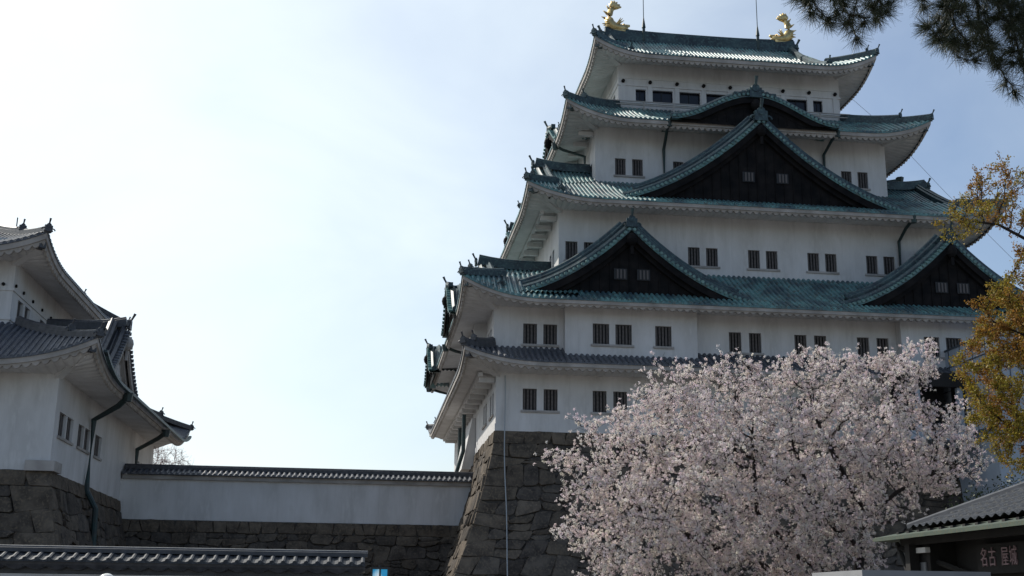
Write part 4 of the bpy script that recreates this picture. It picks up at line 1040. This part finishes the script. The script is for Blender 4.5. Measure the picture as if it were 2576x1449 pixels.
CC = np.concatenate(cl); nzz = np.sin(CC[:, 0]*2.3+np.sin(CC[:, 2]*1.7+CC[:, 1]))+np.sin(CC[:, 2]*2.9+np.sin(CC[:, 0]*2.1)*1.3)+np.sin(CC[:, 1]*2.2+CC[:, 0]*1.1)
CC = CC[g.random(len(CC)) < np.clip(.72+.2*nzz, .2, 1)]; CC += g.normal(0, .05, CC.shape)
print('cherry nodes', len(N), 'clusters', len(CC))
K_ = 16; tonec = np.clip(g.normal(1, .10, (len(CC), 1)), .7, 1.2)*np.stack([np.ones(len(CC)), g.uniform(.93, 1.06, len(CC)), g.uniform(.93, 1.06, len(CC))], 1)
PC = np.repeat(CC, K_, 0)+g.normal(0, .026, (len(CC)*K_, 3)); V, F = quads(PC, g.uniform(.030, .050, len(PC)), g)
place('blossom_crown', fast_mesh('blossom_crown', V, F, M['blossom'], np.repeat(tonec, K_*4, 0)), tree)

# --- budding yellow-green tree at the right edge
g = np.random.default_rng(5)
poly1 = [(7.57, .67), (8.47, 1.18), (8.65, 1.89), (9.26, 2.16), (10.6, 1.9), (12, 1.6), (12, -.1), (10.01, .25), (8.46, -.19), (7.66, -.23)]
poly2 = [(9.93, -.34), (9.64, -.92), (8.79, -1.51), (8.27, -2.19), (8.34, -2.73), (7.44, -3.47), (7.87, -4.14), (7.91, -4.98), (8.18, -5.59), (8.77, -6.19), (9.07, -6.49), (9.52, -6.38), (13.5, -6.6), (14.5, -3), (13, 0)]
a1 = cloud(poly1, 560, -41, 1.0, g); a2 = cloud(poly2, 2500, -41, 2.4, g); att = np.concatenate([a1, a2])
nodes, par = seeded([(None, 0, [(13.4, -41, GROUND), (13.2, -41, -8), (12.9, -41, -5), (12.8, -41.2, -2), (12.9, -41, 1.5), (12.6, -41, 4)]), (0, .62, [(11.6, -41, -1.2), (10.3, -41, -.3), (9.2, -41, .25), (8.4, -41, .3)]),
                     (0, .4, [(11.2, -41.2, -3.6), (9.6, -41.3, -3)]), (0, .25, [(11.2, -41, -6), (9.6, -41, -5.2)])])
N, pr = colonize(att, nodes, par, step=.2, infl=1.5, kill=.36, g=g)
rr, ch = radii(N, pr, tip=.008, ex=2.3)
yt = thing('leafing_tree', (13.4, -41, GROUND), 'tree with fresh yellow and rusty spring leaves at the right edge', 'tree')
place('trunk', branch_mesh('trunk', N, pr, np.minimum(rr*1.2, .3), M['bark'], 6), yt)
tA, tB = twigs_from(N, pr, rr, g, .022, 3, (.12, .38)); V, F = seg_mesh_arrays(tA, tB, .006, .004); place('twigs', fast_mesh('twigs', V, F, M['bark']), yt)
lc = np.concatenate([tA+(tB-tA)*t_ for t_ in (.35, .6, .85, 1.)]); low = lc[:, 2] < -.4
lc = np.concatenate([lc[low], lc[~low][g.random((~low).sum()) < .5]])
K_ = 9; lc = np.repeat(lc, K_, 0)+g.normal(0, .05, (len(lc)*K_, 3))
hue = np.clip(.5+.5*np.sin(lc[:, 0]*2.1+lc[:, 2]*1.3+np.sin(lc[:, 1]*2))+g.normal(0, .3, len(lc)), 0, 1)[:, None]
tn = (np.array([[.30, .25, .035]])*(1-hue)+np.array([[.30, .14, .03]])*hue)*g.uniform(.6, 1.3, (len(lc), 1))
V, F = quads(lc, g.uniform(.035, .08, len(lc)), g, .7); place('leaf_crown', fast_mesh('leaf_crown', V, F, M['leaf'], np.repeat(tn, 4, 0)), yt)
print('yellow leaves', len(lc))

# --- dark evergreens behind the kiosk
g = np.random.default_rng(9)
for n_, (cx_, cy_, cz_, rx, rz, lab) in enumerate(((12.2, -36.5, -7.3, 2.3, 1.6, 'dark evergreen tree in shade under the yellow-leafed tree'), (9.9, -38.0, -8.0, 1.5, 1.25, 'low dark evergreen shrub between cherry tree and kiosk roof'))):
    P = g.normal(size=(520, 3)); P /= np.linalg.norm(P, axis=1)[:, None]; P *= g.uniform(.35, 1, (520, 1))**.5*np.array([rx, rx*.8, rz])
    P += .25*np.sin(P*3.1); P += np.array([cx_, cy_, cz_])
    nodes, par = seeded([(None, 0, [(cx_, cy_, GROUND), (cx_+.1, cy_, cz_-.5)])]); N, pr = colonize(P, nodes, par, step=.25, infl=2, kill=.45, g=g)
    rr, ch = radii(N, pr, .008); et = thing('evergreen_tree' if n_ == 0 else 'shrub', (cx_, cy_, GROUND), lab, 'tree' if n_ == 0 else 'shrub')
    place('trunk', branch_mesh('trunk', N, pr, np.minimum(rr, .2), M['bark'], 5), et)
    lc = np.repeat(N[rr < .03], 22, 0); lc = lc+g.normal(0, .17, lc.shape)
    tn = np.array([[.03, .045, .02]])*g.uniform(.5, 1.5, (len(lc), 1)); V, F = quads(lc, g.uniform(.05, .11, len(lc)), g, .6)
    place('leaf_crown', fast_mesh('leaf_crown', V, F, M['evergreen'], np.repeat(tn, 4, 0)), et)

# --- far bare cherry behind the small keep
g = np.random.default_rng(15)
polyf = [(-27.5, 4.2), (-26, 3.6), (-24.2, 3.1), (-23.2, 2.4), (-22.6, 1.2), (-22.9, -.2), (-27, -1), (-31, 0), (-31, 4)]
att = cloud(polyf, 650, 41, 2.2, g); nodes, par = seeded([(None, 0, [(-29, 41, GROUND), (-28.8, 41, -4), (-28, 41, -1.2)])])
N, pr = colonize(att, nodes, par, step=.3, infl=3, kill=.5, g=g); rr, ch = radii(N, pr, .014)
fc = thing('cherry_tree', (-29, 41, GROUND), 'distant thin cherry tree peeking out behind the smaller keep', 'tree')
M['twig_pale'] = mat('pale_twig', (.30, .23, .22), .9)
place('trunk', branch_mesh('trunk', N, pr, np.minimum(rr, .2), M['twig_pale'], 4), fc)
tA, tB = twigs_from(N, pr, rr, g, .05, 6, (.3, .8)); V, F = seg_mesh_arrays(tA, tB, .012, .008); place('twigs', fast_mesh('twigs', V, F, M['twig_pale']), fc)
lc = np.repeat(tB, 2, 0)+g.normal(0, .06, (len(tB)*2, 3)); V, F = quads(lc, g.uniform(.04, .08, len(lc)), g); place('blossom_crown', fast_mesh('blossom_crown', V, F, M['blossom'], np.ones((len(V), 3))), fc)

# --- near pine boughs
g = np.random.default_rng(33)
p1 = [(-4.8, -5.39), (-4.68, -5.51), (-4.52, -5.62), (-4.41, -5.74), (-4.26, -5.8), (-4.11, -5.78), (-4.01, -5.68), (-3.96, -5.32)]
p2 = [(-3.68, -5.29), (-3.73, -5.64), (-3.68, -5.78), (-3.49, -5.93), (-3.29, -5.98), (-3.1, -6.01), (-3.03, -6.17), (-2.79, -6.24), (-2.68, -5.21)]
att = np.concatenate([cloud(p1, 230, -62.5, .38, g, .8), cloud(p2, 480, -62.5, .45, g, .8)])
nodes, par = seeded([(None, 0, [(-.6, -61.5, GROUND), (-.8, -61.6, -8), (-.7, -61.7, -5.2), (-1.0, -61.6, -3)]), (0, .72, [(-1.7, -62, -4.9), (-2.6, -62.4, -5.1), (-3.4, -62.5, -5.25), (-4.2, -62.5, -5.3), (-4.6, -62.5, -5.45)])], .12)
N, pr = colonize(att, nodes, par, step=.06, infl=.6, kill=.10, g=g); rr, ch = radii(N, pr, .0035, 2.4)
pn = thing('pine_tree', (-.6, -61.5, GROUND), 'dark pine boughs with long needles hanging in at the upper right', 'tree')
place('trunk', branch_mesh('trunk', N, pr, np.maximum(np.minimum(rr*1.1, .16), np.where(np.arange(len(N)) < 70, .16-.0012*np.arange(len(N)), 0)), M['pine_bark'], 7), pn)
thin = np.nonzero((rr < .011) & (pr >= 0))[0]; T = N[thin]-N[pr[thin]]; T /= np.linalg.norm(T, axis=1)[:, None]+1e-9
tip = ch[thin] == 0
cnt = np.where(tip, 150, 60); src = np.repeat(np.arange(len(thin)), cnt)
dirv = T[src]*np.where(tip, .75, .45)[src][:, None]+g.normal(0, .55, (len(src), 3)); dirv[:, 2] += .05; dirv /= np.linalg.norm(dirv, axis=1)[:, None]
ln_ = g.uniform(.08, .14, len(src))[:, None]; b0 = N[thin][src]+g.normal(0, .008, (len(src), 3)); tp = b0+dirv*ln_
side = np.cross(dirv, g.normal(size=dirv.shape)); side /= np.linalg.norm(side, axis=1)[:, None]; wd = .0014
V = np.stack([b0-side*wd, b0+side*wd, tp+side*wd*.4, tp-side*wd*.4], 1).reshape(-1, 3); F = np.arange(len(V)).reshape(-1, 4)
tn = np.array([[.032, .042, .022]])*g.uniform(.5, 1.5, (len(src), 1))
place('needles', fast_mesh('needles', V, F, M['needle'], np.repeat(tn, 4, 0)), pn)
print('needles', len(src))
